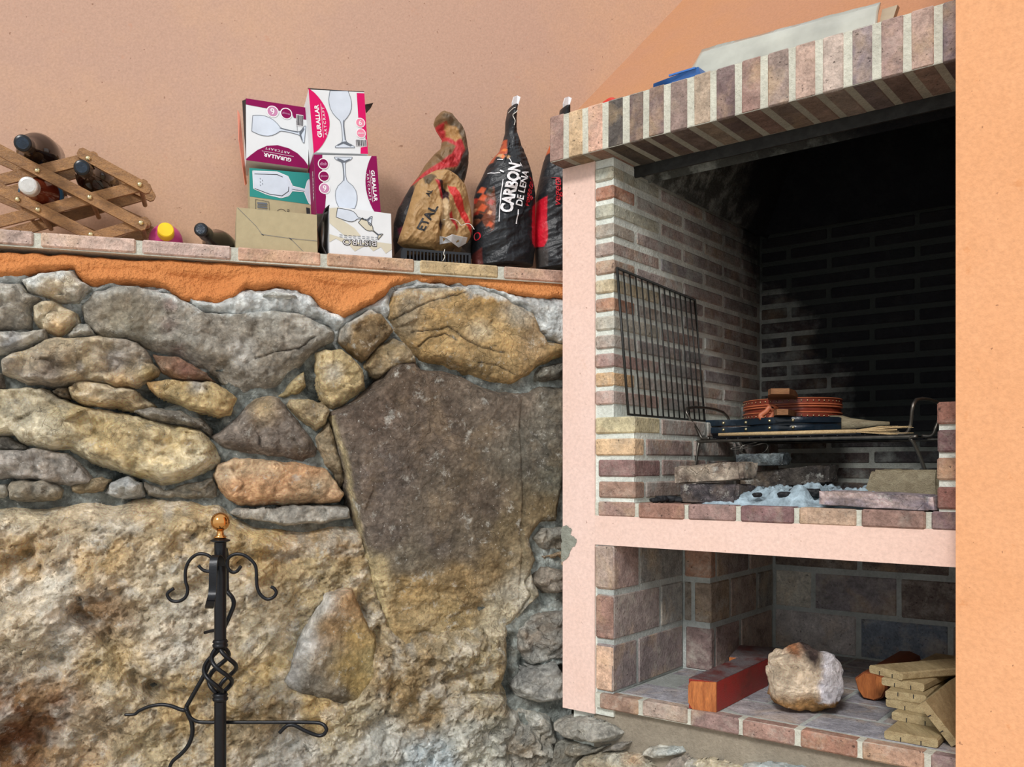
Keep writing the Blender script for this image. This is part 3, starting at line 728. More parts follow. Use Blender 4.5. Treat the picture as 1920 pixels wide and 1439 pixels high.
S([(-320, 736), (30, 729), (60, 726), (90, 731), (111, 747), (143, 756), (167, 765), (209, 771), (254, 780), (299, 789), (329, 798), (374, 807), (397, 825), (416, 858), (410, 874), (374, 893), (329, 912), (302, 915), (269, 900), (233, 888), (191, 877), (149, 861), (128, 848), (75, 844), (45, 835), (21, 817), (-320, 812)],
  (204, 190, 154), (190, 166, 112), .06, w_=.045, rough=1.25, fsc=8, blobs=[(60, 770, 70, (196, 188, 164), .6), (230, 820, 60, (176, 152, 104), .6), (330, 830, 40, (204, 176, 112), .5), (100, 740, 30, (150, 140, 122), .6)])
S([(251, 772), (287, 763), (341, 771), (383, 789), (396, 804), (395, 818), (374, 809), (329, 800), (284, 788)], (124, 118, 106), GREY, .012)
S([(-320, 850), (75, 843), (128, 852), (149, 870), (177, 899), (171, 912), (134, 914), (99, 906), (60, 900), (-320, 893)], (156, 148, 138), (176, 168, 156), .045, tilt=(0, .1))
S([(-320, 816), (10, 818), (30, 830), (45, 838), (60, 848), (0, 852), (-320, 850)], (120, 116, 108), GREY, .005)
S([(12, 939), (22, 903), (89, 900), (118, 919), (114, 939), (58, 944)], (150, 142, 126), (166, 150, 120), .03)
S([(-320, 900), (12, 908), (16, 925), (8, 940), (-320, 942)], GREY, PALE, .02)
S([(194, 928), (208, 903), (241, 894), (264, 905), (270, 931), (229, 940)], (176, 180, 180), (196, 192, 180), .03)
S([(130, 912), (150, 905), (190, 895), (205, 902), (194, 925), (150, 930), (132, 925)], (150, 132, 100), (160, 140, 110), .008)
S([(270, 905), (310, 918), (360, 905), (400, 895), (410, 925), (420, 940), (330, 938), (275, 930)], (140, 134, 122), (156, 148, 130), .004)
S([(396, 822), (433, 792), (466, 759), (493, 741), (523, 745), (545, 771), (560, 786), (580, 813), (601, 840), (596, 858), (571, 872), (544, 863), (500, 861), (450, 853), (420, 841)],
  (124, 112, 100), (136, 124, 112), .045, w_=.05, rough=.7, tilt=(0, .12), blobs=[(495, 765, 34, (176, 150, 106), .8)])
S([(400, 891), (410, 872), (440, 861), (500, 864), (560, 869), (610, 881), (632, 905), (645, 926), (640, 941), (590, 946), (520, 948), (450, 951), (425, 936), (406, 915)],
  (200, 152, 104), (192, 160, 120), .05, rough=.7, blobs=[(600, 920, 40, (160, 140, 110), .6), (420, 890, 24, (184, 170, 140), .6)])
S([(432, 962), (445, 955), (520, 953), (580, 948), (652, 951), (656, 972), (600, 984), (540, 986), (490, 979), (450, 971)], (158, 154, 144), (180, 174, 160), .05, w_=.015, rough=.5)
S([(634, 619), (649, 608), (690, 582), (711, 588), (723, 604), (737, 621), (726, 637), (705, 658), (678, 682), (669, 676), (654, 664), (634, 642)], (140, 112, 70), (150, 126, 90), .05, tilt=(.1, .1), blobs=[(705, 640, 40, (112, 96, 70), .6), (645, 630, 16, (176, 174, 164), .7)])
S([(592, 663), (610, 657), (637, 653), (660, 672), (678, 693), (688, 729), (666, 748), (646, 760), (622, 770), (607, 754), (595, 729), (591, 699)], (190, 166, 116), (178, 158, 116), .05, rough=.7, blobs=[(625, 700, 22, (176, 176, 168), .6)])
S([(683, 684), (705, 656), (735, 634), (753, 643), (771, 662), (786, 684), (740, 690), (714, 708), (700, 706), (684, 691)], (170, 144, 96), (150, 132, 102), .035)
S([(729, 592), (731, 560), (738, 545), (774, 542), (807, 538), (873, 538), (923, 550), (968, 571), (998, 589), (1010, 616), (1028, 639), (1074, 648), (1074, 664), (1022, 685), (986, 706), (962, 721), (929, 724), (894, 712), (855, 694), (819, 682), (789, 678), (768, 658), (753, 640), (741, 621)],
  (168, 138, 88), (184, 146, 84), .035, w_=.035, rough=.55, fsc=6, blobs=[(760, 600, 40, (140, 132, 112), .7), (770, 560, 36, (150, 140, 120), .6), (900, 620, 24, (188, 178, 150), .6), (900, 700, 60, (118, 98, 62), .5), (1000, 640, 40, (140, 120, 92), .7), (970, 580, 34, (176, 170, 154), .7), (820, 550, 30, (160, 150, 128), .6)], cracks=[[(730, 600), (770, 585), (790, 572), (830, 562), (868, 552)], [(768, 625), (800, 620), (838, 616), (870, 640), (900, 652), (940, 664)], [(782, 652), (808, 632), (832, 628), (850, 640)], [(890, 680), (930, 690), (960, 705)]])
S([(519, 744), (538, 723), (569, 694), (576, 723), (562, 742), (538, 747)], (170, 150, 104), (156, 140, 108), .02)
S([(536, 759), (544, 749), (580, 752), (604, 757), (620, 771), (613, 796), (592, 812), (577, 805), (559, 784)], (176, 156, 116), (140, 122, 98), .04)
S([(594, 819), (616, 789), (626, 812), (641, 858), (655, 900), (641, 915), (610, 871), (597, 846)], (140, 124, 98), (156, 138, 108), .012, w_=.02)
S([(1000, 708), (1013, 690), (1074, 675), (1074, 718), (1028, 715), (1004, 721)], (112, 108, 96), (98, 94, 86), .0, w_=.02)
S([(-320, 700), (0, 700), (10, 720), (10, 732), (-320, 735)], (110, 100, 90), GREY, .01)
S([(100, 735), (124, 728), (130, 745), (112, 745)], (140, 120, 90), GREY, .0)
# small stones beside the column, right of the slab
S([(1000, 1012), (1018, 990), (1074, 988), (1074, 1030), (1020, 1038)], (150, 146, 134), (136, 130, 116), .0, w_=.02)
S([(1018, 1042), (1074, 1032), (1074, 1066), (1028, 1062)], (176, 150, 116), (160, 140, 110), .004, w_=.02)
S([(998, 1092), (1018, 1063), (1074, 1069), (1074, 1113), (1028, 1116)], (136, 126, 112), (150, 136, 118), .004, w_=.02)
S([(975, 1180), (1000, 1155), (1074, 1145), (1074, 1230), (1002, 1252), (977, 1222)], (158, 158, 150), (136, 126, 112), .014, w_=.03)
S([(962, 1290), (985, 1255), (1040, 1243), (1074, 1288), (1052, 1314), (1010, 1323), (975, 1311)], (150, 150, 144), (168, 166, 156), .03, w_=.03, rough=.6)
S([(1040, 1372), (1036, 1354), (1074, 1346), (1122, 1350), (1148, 1362), (1167, 1376), (1152, 1394), (1112, 1402), (1064, 1392)], (196, 196, 188), (170, 166, 154), .035, frame='f', w_=.03)

# ---------------- bedrock and the two great slabs
def anchors(A, px, py, x, y, sd_=0):
    wx = px + 34 * fbm(x * 9, y * 9, 1.7, 4, .6, sd_); wy = py + 34 * fbm(x * 9, y * 9, 7.7, 4, .6, sd_ + 9)
    W_ = 0; K = 0
    for ax, ay, cc in A:
        w3 = 1 / (((wx - ax) ** 2 + (wy - ay) ** 2) / 3600 + .08) ** 2; W_ = W_ + w3; K = K + w3[:, None] * L3(cc)
    return K / np.asarray(W_)[:, None]
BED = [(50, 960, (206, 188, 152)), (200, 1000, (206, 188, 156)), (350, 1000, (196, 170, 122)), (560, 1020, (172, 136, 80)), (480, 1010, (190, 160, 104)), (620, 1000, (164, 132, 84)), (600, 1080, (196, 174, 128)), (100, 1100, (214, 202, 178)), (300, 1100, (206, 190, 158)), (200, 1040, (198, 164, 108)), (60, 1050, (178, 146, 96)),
       (200, 1250, (196, 172, 124)), (50, 1200, (206, 190, 160)), (120, 1180, (212, 200, 178)), (40, 1390, (118, 74, 40)), (110, 1350, (130, 90, 54)), (0, 1340, (120, 80, 48)), (20, 1435, (104, 62, 36)), (160, 1425, (188, 160, 122)), (150, 1370, (180, 160, 130)), (260, 1420, (186, 168, 130)), (180, 1150, (150, 118, 82)), (400, 1150, (208, 192, 162)), (500, 1200, (206, 190, 156)), (330, 1200, (212, 204, 184)),  # dark browns at lower left paint the shadow into the rock colour
       (350, 1330, (180, 154, 106)), (560, 1400, (206, 204, 192)), (700, 1400, (200, 200, 188)), (820, 1420, (186, 196, 196)), (900, 1400, (190, 190, 174)), (800, 1330, (158, 138, 102)), (500, 1340, (146, 126, 92)), (600, 1340, (196, 166, 106)), (650, 1370, (190, 176, 140)), (440, 1290, (186, 160, 110)), (520, 1270, (200, 174, 118)), (980, 1400, (156, 152, 140)), (900, 1290, (166, 148, 108)), (760, 1300, (158, 134, 92)), (1020, 1340, (150, 150, 140))]
bedpoly = [(-320, 942), (20, 946), (60, 948), (118, 945), (150, 934), (200, 943), (262, 938), (300, 930), (350, 934), (410, 945), (440, 966), (480, 982), (540, 990), (600, 988), (652, 978), (690, 990), (800, 1040), (960, 1060), (1000, 1060), (1020, 1120), (990, 1150), (960, 1190), (958, 1260), (950, 1290), (968, 1318), (1010, 1330), (1040, 1345), (1060, 1395), (1070, 1500), (1066, 1640), (-320, 1640)]
slabpoly = [(612, 774), (632, 762), (662, 745), (692, 726), (712, 706), (722, 684), (742, 672), (778, 668), (792, 686), (832, 690), (872, 700), (907, 720), (937, 728), (987, 723), (1012, 713), (1074, 716), (1074, 860), (1052, 985), (1020, 988), (1002, 1012), (1016, 1050), (1000, 1090), (1010, 1120), (990, 1150), (968, 1185), (960, 1240), (940, 1290), (880, 1306), (800, 1318), (760, 1290), (735, 1240), (722, 1200), (704, 1150), (690, 1100), (676, 1050), (664, 1000), (654, 950), (640, 890), (626, 840), (616, 800)]
ptpoly = [(520, 1268), (543, 1210), (578, 1152), (604, 1106), (656, 1095), (684, 1152), (706, 1191), (706, 1268), (676, 1309), (642, 1331), (578, 1305), (528, 1290)]
def bedh(x, y, d):
    a = .55; xr = x * math.cos(a) + y * math.sin(a); yr = -x * math.sin(a) + y * math.cos(a)
    px = CX + FPX * (O0[0] + W2[0] * x) / (O0[1] + W2[1] * x)
    h = prof(d, .02, .07, .05)
    e = np.clip(d / .05, 0, 1)
    h = h + e * (.045 * fbm(xr * 3.2, yr * 6, 2.2, 3, .5, 3) + .034 * facets(xr * 4.5, yr * 8.5, 11, 1.0, .5) + .020 * facets(xr * 11, yr * 17, 12, 1.2, .5)
                 + .013 * facets(xr * 26 + fbm(x * 30, y * 30), yr * 36, 13, 1.3, .6) + .009 * facets(x * 60, y * 66, 14, 1.3, .6) + .014 * ridged(xr * 15, yr * 24, 5.5, 5, .68, 21) + .009 * fbm(x * 60, y * 60, 2, 4, .7, 8))
    h = h + .03 * np.clip((wu(700) - x) / .8, 0, 1) * e
    qx, qy = wallpx(x, y); wj = 12 * fbm(x * 18, y * 18, 3, 4)
    for L, wd, dp in (([[(150, 1145), (200, 1180), (235, 1220), (262, 1270), (290, 1285)]], 15, .042), ([[(0, 1195), (60, 1220), (120, 1230)], [(20, 1050), (55, 1040), (62, 1010)]], 14, .03), ([[(290, 1290), (360, 1300), (420, 1280)], [(430, 1340), (500, 1330), (540, 1360), (600, 1370)]], 15, .030), ([[(300, 1120), (380, 1090), (460, 1050), (560, 1040)]], 12, .018), ([[(705, 1180), (740, 1260), (720, 1330)], [(840, 1300), (900, 1296), (945, 1302)], [(830, 1270), (930, 1250)]], 8, .022), ([[(960, 1320), (1000, 1370), (1040, 1400), (1074, 1430)]], 12, .04)):
        h = h - dp * np.exp(-((lines(qx, qy, L) + wj) / wd) ** 2)
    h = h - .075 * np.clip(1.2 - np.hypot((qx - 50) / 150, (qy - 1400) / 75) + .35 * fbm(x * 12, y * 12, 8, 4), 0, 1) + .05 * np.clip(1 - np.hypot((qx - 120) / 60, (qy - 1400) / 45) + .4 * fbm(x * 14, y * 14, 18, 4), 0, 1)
    for q in (slabpoly, ptpoly):
        Q = np.array([(wu(a), wz(a, b)) for a, b in q]); yy_ = HY - y * FPX / (O0[1] + W2[1] * x); h = h - .10 * np.clip(sdf(x, y, Q) / .03 - .35, 0, 1) * (np.clip((1225 - yy_) / 90, 0, 1) if q is slabpoly else 1)
    return h
def bedc(x, y, V):
    px, py = projpx(V); K = anchors(BED, px, py, x, y, 4)
    g = np.clip(fbm(x * 30, y * 30, 1.1, 4, .65, 77) * 2.2 + .1, 0, 1)[:, None]
    K = K * (1 - .45 * g) + L3((226, 222, 208)) * .45 * g
    o = np.clip(fbm(x * 14, y * 20, 4.1, 4, .65, 97) * 3 - .35, 0, 1)[:, None]
    return K * (1 - .3 * o) + L3((178, 142, 86)) * .3 * o
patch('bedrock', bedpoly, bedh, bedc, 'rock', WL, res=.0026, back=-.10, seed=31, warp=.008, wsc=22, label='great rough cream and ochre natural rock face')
SL = [(700, 780, (114, 98, 84)), (800, 800, (112, 98, 84)), (900, 950, (108, 95, 80)), (760, 700, (120, 102, 84)), (700, 900, (118, 106, 96)), (720, 1000, (118, 106, 94)), (1000, 850, (118, 112, 98)), (950, 760, (126, 112, 96)), (1040, 780, (136, 128, 112)), (1040, 900, (112, 108, 92)), (820, 1020, (114, 104, 92)), (760, 1060, (130, 120, 102)), (880, 1020, (118, 106, 88)), (960, 990, (124, 108, 78)),
      (770, 1110, (160, 132, 82)), (860, 1090, (150, 124, 80)), (930, 1060, (140, 118, 80)), (850, 1150, (164, 140, 92)), (940, 1150, (180, 168, 138)), (980, 1120, (190, 182, 160)), (1000, 1040, (156, 140, 108)), (800, 1210, (178, 156, 112)), (900, 1210, (184, 172, 142)), (740, 1200, (164, 138, 90)), (960, 1220, (170, 160, 134)), (880, 1260, (170, 146, 100)), (780, 1270, (156, 134, 94)), (1030, 960, (140, 120, 84)),
      (650, 860, (122, 108, 94)), (680, 960, (124, 110, 96)), (700, 1090, (196, 176, 128))]
sx0, sy0 = wu(660), wz(660, 900)
def slabh(x, y, d):
    yy = HY - y * FPX / (O0[1] + W2[1] * x)          # image row, used as the height on the wall
    low = np.clip((yy - 1040) / 60 + .5 * fbm(x * 8, y * 8, 5, 3), 0, 1)
    h = prof(d, .055, .07, .03) + np.clip((x - wu(620)) * -.10, -.05, 0)
    h = h + .010 * facets(x * 6 + y * 2, y * 3.2, 5, 1, .6) + .005 * facets(x * 14, y * 9, 6, 1, .6) + .004 * fbm(x * 28, y * 28, 1, 4, .6, 5) + .0015 * fbm(x * 150, y * 150, 1, 2, .6, 5)
    h = h - low * (.018 + .012 * ridged(x * 14, y * 20, 2, 5, .6, 15) * -1) + low * .012 * facets(x * 22, y * 26, 9, 1.1, .5)
    h = h - .022 * np.clip((yy - 1080) / 240, 0, 1)
    r = np.clip(1 - np.abs(x - (wu(975) + .01 * fbm(y * 6, y * 0 + 1))) / .006, 0, 1) * (yy < 1150); h = h - .006 * r
    return h
def slabc(x, y, V):
    px, py = projpx(V); K = anchors(SL, px, py, x, y, 14) * (.80 + .20 * np.clip((py - 1040) / 60, 0, 1))[:, None]
    lft = np.clip(1 - sdfedge(px, py) / 9, 0, 1)[:, None]
    return K * (1 - .75 * lft) + L3((190, 172, 124)) * .75 * lft
_le = np.array([(614, 785), (640, 870), (655, 940), (668, 1010), (690, 1080), (712, 1150), (745, 1240)])
def sdfedge(px, py):
    xi = np.interp(py, _le[:, 1], _le[:, 0]); return np.where((py > 780) & (py < 1240), np.abs(px - xi - 8 + 5 * fbm(py / 18, py * 0)), 99)
patch('boulder', slabpoly, slabh, slabc, 'rock', WL, res=.0026, back=-.08, seed=41, warp=.006, wsc=20, label='huge smooth dark slab fading to ochre below')
# the pointed stone
PT = [(565, 1200, (214, 212, 204)), (594, 1140, (216, 212, 200)), (535, 1250, (204, 202, 196)), (550, 1270, (176, 174, 168)), (650, 1130, (170, 132, 84)), (660, 1200, (160, 132, 76)), (640, 1260, (156, 132, 78)), (690, 1240, (148, 130, 84)), (620, 1180, (150, 120, 78)), (580, 1285, (116, 110, 98)), (630, 1310, (112, 104, 90)), (660, 1290, (150, 126, 72))]
def pth(x, y, d):
    yy = HY - y * FPX / (O0[1] + W2[1] * x); xx = CX + FPX * (O0[0] + W2[0] * x) / (O0[1] + W2[1] * x)
    h = prof(d, .078, .03, .016)
    edge = (xx - (612 - (yy - 1110) * .30)) / 100.
    h = h - .055 * np.clip(-edge, 0, 1) - .04 * np.clip(edge, 0, 1)
    h = h - .06 * np.clip((yy - (1268 + (xx - 540) * .28)) / 60, 0, 1)
    return h + .006 * facets(x * 20, y * 20, 3, 1, .5) + .006 * ridged(x * 24, y * 9, 1, 4, .6, 3) + .002 * fbm(x * 90, y * 90, 1, 3)
patch('boulder', ptpoly,
      pth, lambda x, y, V: anchors(PT, *projpx(V), x, y, 24), 'rock', WL, res=.0024, back=-.06, seed=51, warp=.004, n0=.0, label='pointed stone with grey left face and ochre right face')
# ---------------- bedding cement between the stones
def bcol(x, y, V):
    px, py = projpx(V); f = np.clip((640 - py) / 60 + .6 * fbm(x * 12, y * 12, 0, 4, .6, 5), 0, 1)[:, None]
    g = np.clip(fbm(x * 30, y * 30, 0, 4, .6, 65) * 2 + .5, 0, 1)[:, None]
    a = L3((104, 108, 102)) * (1 - g) + L3((140, 146, 140)) * g; b_ = np.clip((px - 930) / 30, 0, 1)[:, None]; a = a * (1 + .35 * b_); return a * (1 - f) + L3((206, 210, 204)) * f
patch('bedding_cement', [(-320, 500), (1074, 520), (1074, 1640), (-320, 1640)], lambda x, y, d: -.013 + .012 * fbm(x * 22, y * 22, 0, 5, .6, 3) - .045 * np.clip(fbm(x * 13, y * 13, 3, 3, .5, 33) * 3 - .25, 0, 1) + .006 * facets(x * 40, y * 40, 3), bcol, 'rock', WL, res=.005, back=-.08, seed=61, warp=0)
# pale cement smeared over the tops of the stones under the plaster
def smear(poly, T, sd_, col_=(206, 210, 206)):
    K0 = L3(col_)
    patch('cement_smear', poly, lambda x, y, d: prof(d, T, .03, .03) + .008 * fbm(x * 30, y * 30, sd_, 5, .65, sd_) + .004 * ridged(x * 60, y * 60, sd_, 3, .6, sd_),
          lambda x, y, V: K0 * (1 + .16 * fbm(x * 40, y * 40, 1, 3))[:, None], 'rock', WL, res=.0027, back=-.03, seed=sd_, warp=.009, wsc=38)
smear([(-320, 515), (60, 505), (60, 528), (30, 536), (-320, 536)], .01, 101)
smear([(160, 530), (200, 528), (330, 540), (345, 556), (300, 552), (250, 545), (200, 546), (175, 552)], .016, 103)
smear([(330, 548), (400, 560), (460, 540), (560, 540), (600, 570), (650, 592), (652, 606), (632, 628), (615, 612), (580, 600), (520, 594), (450, 600), (400, 594), (360, 575)], .024, 105)
smear([(620, 600), (650, 585), (700, 566), (728, 545), (738, 560), (735, 588), (726, 600), (712, 590), (690, 584), (650, 612), (634, 640), (640, 670), (628, 655)], .008, 107)
smear([(735, 536), (800, 528), (900, 534), (1000, 556), (1074, 558), (1074, 648), (1030, 640), (1012, 622), (1000, 594), (968, 574), (930, 556), (870, 545), (800, 546), (745, 552)], .014, 109, (200, 204, 200))
S([(482, 562), (500, 553), (540, 553), (556, 560), (540, 567), (505, 566)], (150, 146, 130), PALE, .07, w_=.02, rough=.4)
# rough orange plaster band
band = [(-320, 450)] + [(x, 0) for x in ()] + [(1074, 520), (1074, 562), (998, 562), (938, 549), (879, 535), (819, 531), (774, 529), (735, 541), (727, 552), (699, 572), (660, 592), (640, 598), (622, 592), (595, 573), (559, 546), (520, 541), (466, 546), (448, 560), (412, 575), (372, 573), (344, 565), (299, 543), (254, 535), (179, 538), (158, 532), (137, 508), (75, 511), (39, 523), (-320, 530)]
patch('plaster_band', band, lambda x, y, d: np.minimum(prof(d, .0, .05, .02), wz(500, 468) * 0 + .004) +   .0012 * fbm(x * 16, y * 16, 1, 3, .5, 7) + .0016 * fbm(x * 130, y * 130, 1, 2, .5, 7) + .030 * np.clip(1 - d / .05, 0, 1) * np.clip((wz(500, 500) - y) / .03, 0, 1) * (d > 0), None, 'band', WL, res=.003, back=-.05, seed=71, warp=.007, wsc=40)
# rubble at the foot of the barbecue
S([(1075, 1450), (1088, 1425), (1102, 1416), (1135, 1410), (1165, 1412), (1200, 1418), (1226, 1440), (1226, 1480), (1075, 1480)], (196, 190, 170), (176, 160, 130), .04, frame='f', blobs=[(1185, 1425, 18, (196, 150, 100), .7)])
S([(1195, 1409), (1232, 1399), (1275, 1402), (1284, 1414), (1250, 1420), (1232, 1430), (1206, 1422)], (184, 190, 184), PALE, .03, frame='f')
S([(1245, 1445), (1262, 1424), (1285, 1416), (1300, 1438), (1300, 1480), (1245, 1480)], (160, 146, 132), GREY, .025, frame='f')
S([(1284, 1442), (1292, 1424), (1330, 1436), (1345, 1480), (1284, 1480)], PALE, GREY, .035, frame='f')
S([(1300, 1428), (1330, 1424), (1362, 1432), (1400, 1446), (1420, 1480), (1340, 1480)], (176, 172, 158), CREAM, .022, frame='f')
S([(1390, 1436), (1440, 1430), (1520, 1445), (1560, 1480), (1390, 1480)], (170, 180, 178), PALE, .02, frame='f')
S([(1040, 1395), (1064, 1394), (1112, 1404), (1140, 1400), (1110, 1412), (1082, 1424), (1070, 1480), (1030, 1480), (1036, 1420)], (150, 148, 136), (126, 122, 110), .012, frame='f', rough=1.3)
S([(1120, 1412), (1150, 1396), (1180, 1392), (1170, 1406), (1135, 1412)], (146, 140, 130), GREY, .02, frame='f')
# ================================================================== POKER STAND
IR = 'iron'
YP = 1.84
def ap(px, py, dy=0.0): return at(px, py, YP + dy)
base_xy = ap(413, 1000)
ST = thing('fire_tool_stand', 'black iron fire tool stand with brass ball top and twisted basket', 'tool stand', (base_xy[0], base_xy[1], 0))
pole = MB(); px0, py0 = base_xy[0], base_xy[1]
def pz(py): return ap(413, py)[2]
def rr(n): return n * YP / FPX
pole.lathe((px0, py0, pz(1210)), (0, 0, 1), [(0, rr(11)), (pz(1016) - pz(1210), rr(11))], 20)
pole.lathe((px0, py0, .02), (0, 0, 1), [(0, rr(11)), (pz(1306) - .02, rr(11))], 20)
pole.mk('pole', IR, ST, smooth=True, sharp=40)
MB().lathe((px0, py0, 0), (0, 0, 1), [(0, .11), (.006, .115), (.012, .11), (.02, .03), (.05, .02)], 32).mk('base_plate', IR, ST, smooth=True, sharp=40)
MB().lathe((px0, py0, pz(1018)), (0, 0, 1), [(0, rr(10)), (rr(3), rr(18)), (rr(5), rr(18)), (rr(8), rr(11))], 24).mk('collar', IR, ST, smooth=True, sharp=30)
rb = rr(17.5); bz = pz(979)
pr_ = [(rr(0), rr(10)), (rr(3), rr(12)), (rr(6), rr(7)), (rr(13), rr(6))] + [(bz - pz(1010) - rb * math.cos(a), rb * math.sin(a)) for a in np.linspace(.4, math.pi, 14)]
MB().lathe((px0, py0, pz(1010)), (0, 0, 1), pr_, 28).mk('ball_finial', 'brass', ST, smooth=True, label='polished brass ball')
for (a, b) in ((1199, 1216), (1299, 1316)):
    MB().lathe((px0, py0, pz(b)), (0, 0, 1), [(0, rr(11)), (rr(3), rr(14)), (rr(7), rr(14.5)), (rr(9), rr(12)), (rr(12), rr(14.5)), (rr(15), rr(13)), (rr(17), rr(11))], 24).mk('collar', IR, ST, smooth=True)
for k in range(4):
    pts = []
    for i in range(25):
        f = i / 24; an = k * math.pi / 2 + .3 + f * math.pi * 1.15; r_ = rr(6) + rr(23) * math.sin(math.pi * f) ** .9
        pts.append((px0 + r_ * math.cos(an), py0 + r_ * math.sin(an), pz(1215) + (pz(1300) - pz(1215)) * f))
    MB().tube(pts, rr(4.2), 8).mk('basket_bar', IR, ST, smooth=True)
Hk = [[(404, 1072), (400, 1052), (388, 1041), (370, 1040), (355, 1052), (348, 1070), (348, 1090), (352, 1106), (348, 1120), (336, 1128), (322, 1127), (314, 1118), (316, 1111), (326, 1104)],
      [(372, 1061), (380, 1069), (390, 1072), (400, 1070)],
      [(452, 1062), (444, 1072), (434, 1073), (426, 1062), (428, 1048), (440, 1040), (456, 1041), (470, 1050), (479, 1062), (481, 1080), (482, 1100), (488, 1115), (500, 1124), (512, 1121), (518, 1112), (514, 1104), (508, 1101)]]
for i, h in enumerate(Hk):
    P = [ap(a, b, -.02) for a, b in h]
    m = MB().tube(spline(P, 5), rr(3.2), 8)
    if i == 1: continue
    if i == 0: m.tube(spline([ap(a, b, -.02) for a, b in Hk[1]], 5), rr(3.2), 8)
    m.mk('hook', IR, ST, smooth=True)
# front hook, a flat band seen head on
P = [ap(a, b, d) for a, b, d in ((416, 1062, -.015), (412, 1048, -.03), (405, 1042, -.05), (400, 1052, -.065), (399, 1080, -.07), (398, 1110, -.07), (395, 1124, -.08), (392, 1136, -.10), (392, 1142, -.12), (394, 1136, -.135), (395, 1128, -.14))]
P = spline(P, 4); V = []; F = []
for p in P: V += [(p[0] - rr(7), p[1], p[2]), (p[0] + rr(7), p[1], p[2]), (p[0] + rr(7), p[1] + .003, p[2] + .001), (p[0] - rr(7), p[1] + .003, p[2] + .001)]
for i in range(len(P) - 1):
    for j in range(4): F.append((i * 4 + j, i * 4 + (j + 1) % 4, i * 4 + 4 + (j + 1) % 4, i * 4 + 4 + j))
mk('hook', V, F, IR, ST, smooth=True, sharp=40)
MB().tube(spline([ap(424, 1030, .02), ap(427, 1050, .05), ap(426, 1080, .06), ap(427, 1110, .06), ap(430, 1116, .08), ap(428, 1108, .1)], 5), rr(3.2), 8).mk('hook', IR, ST, smooth=True)
# poker hanging behind the pole: loop at its top, forked tip, and the straight hooked rod
PK = thing('fire_poker', 'black iron poker hanging aslant behind the stand, with two curved prongs', 'poker', ap(400, 1320, .03), 'fire tools on the stand')
MB().tube(spline([ap(426, 1110, .05), ap(436, 1122, .045), ap(438, 1135, .04), ap(432, 1152, .035), ap(425, 1168, .03), ap(412, 1195, .03), ap(405, 1215, .03), ap(385, 1262, .03), ap(364, 1300, .03), ap(350, 1325, .03)], 6), rr(4.2), 8).mk('shaft', IR, PK, smooth=True)
MB().tube([ap(384, 1187, .05), ap(395, 1184, .04), ap(412, 1181, .03)], rr(3.2), 8).mk('cross_pin', IR, PK)
MB().tube(spline([ap(350, 1325, .03), ap(348, 1332, .03), ap(338, 1331, .03), ap(322, 1325, .03), ap(303, 1322, .03), ap(282, 1325, .03), ap(262, 1333, .03), ap(252, 1340, .03), ap(234, 1341, .03)], 5), [rr(x) for x in np.linspace(4.4, 2.8, 41)], 8).mk('prong', IR, PK, smooth=True)
MB().tube(spline([ap(348, 1328, .03), ap(354, 1342, .03), ap(360, 1358, .03), ap(360, 1380, .03), ap(352, 1400, .03), ap(338, 1416, .03), ap(324, 1428, .03), ap(318, 1440, .03), ap(314, 1452, .03)], 5), [rr(x) for x in np.linspace(5, 3, 41)], 8).mk('prong', IR, PK, smooth=True)
HKK = thing('fire_hook', 'straight black iron rod crossing behind the stand, ending in a bent hook at right', 'fire hook', ap(480, 1356, .03), 'fire tools on the stand')
MB().tube(spline([ap(350, 1334, .024), ap(356, 1345, .024), ap(368, 1353, .024), ap(385, 1355, .024), ap(440, 1355, .024), ap(500, 1355, .024), ap(560, 1355, .024), ap(596, 1356, .024), ap(608, 1361, .02), ap(612, 1370, .018), ap(605, 1379, .018), ap(592, 1379, .018), ap(570, 1370, .015), ap(552, 1361, .015), ap(540, 1361, .015), ap(532, 1367, .015), ap(524, 1375, .015)], 6), rr(3.6), 8).mk('rod', IR, HKK, smooth=True)

# ================================================================== WINE RACK ON THE LEDGE
def sp_(px, py, n): return swp(px, py, n)
RK = thing('wine_rack', 'folding lattice wine rack of brown wood slats with brass pins', 'wine rack', sw(wu(120, -.1), -.1, LZ))
def slat(a, b, n, w_=.024, th=.009):
    A = sp_(a[0], a[1], n); B = sp_(b[0], b[1], n); d = (B - A); L = np.linalg.norm(d); d /= L
    q = np.cross(N2, d); q /= np.linalg.norm(q)
    ch = .006
    pl = [A + q * (w_ / 2 - ch), A + d * ch + q * w_ / 2, B - d * ch + q * w_ / 2, B + q * (w_ / 2 - ch), B - q * (w_ / 2 - ch), B - d * ch - q * w_ / 2, A + d * ch - q * w_ / 2, A - q * (w_ / 2 - ch)]
    o = MB().prism(pl[::-1], N2 * -th).mk('slat', 'rackwood', RK)
fA = [((-60, 250), (74, 322)), ((74, 322), (273, 424))]
f1 = [((-60, 250), (274, 426)), ((146, 283), (282, 357)), ((-60, 323), (190, 452)), ((-60, 400), (60, 462))]      # falling to the right
f2 = [((-60, 352), (184, 292)), ((-60, 430), (278, 344)), ((165, 448), (280, 414)), ((-60, 504), (100, 462))]      # rising to the right
nf, nb = -.05, -.20
for (n, kx) in ((nf, 0), (nb, 1)):
    for a, b in f1[:3]:
        slat(a, b, n) if kx == 0 else slat((a[0] + 14, a[1] + 26), (b[0] + 8, b[1] + 14 if b[1] < 420 else b[1] - 2), n)
    for a, b in f2[:3]:
        slat(a, b, n - .010) if kx == 0 else slat((a[0] + 14, a[1] + 26), (b[0] + 10, b[1] + 16), n - .010)
pins = [(165, 297), (262, 346), (70, 320), (168, 370), (33, 374), (71, 393), (264, 418), (170, 440)]
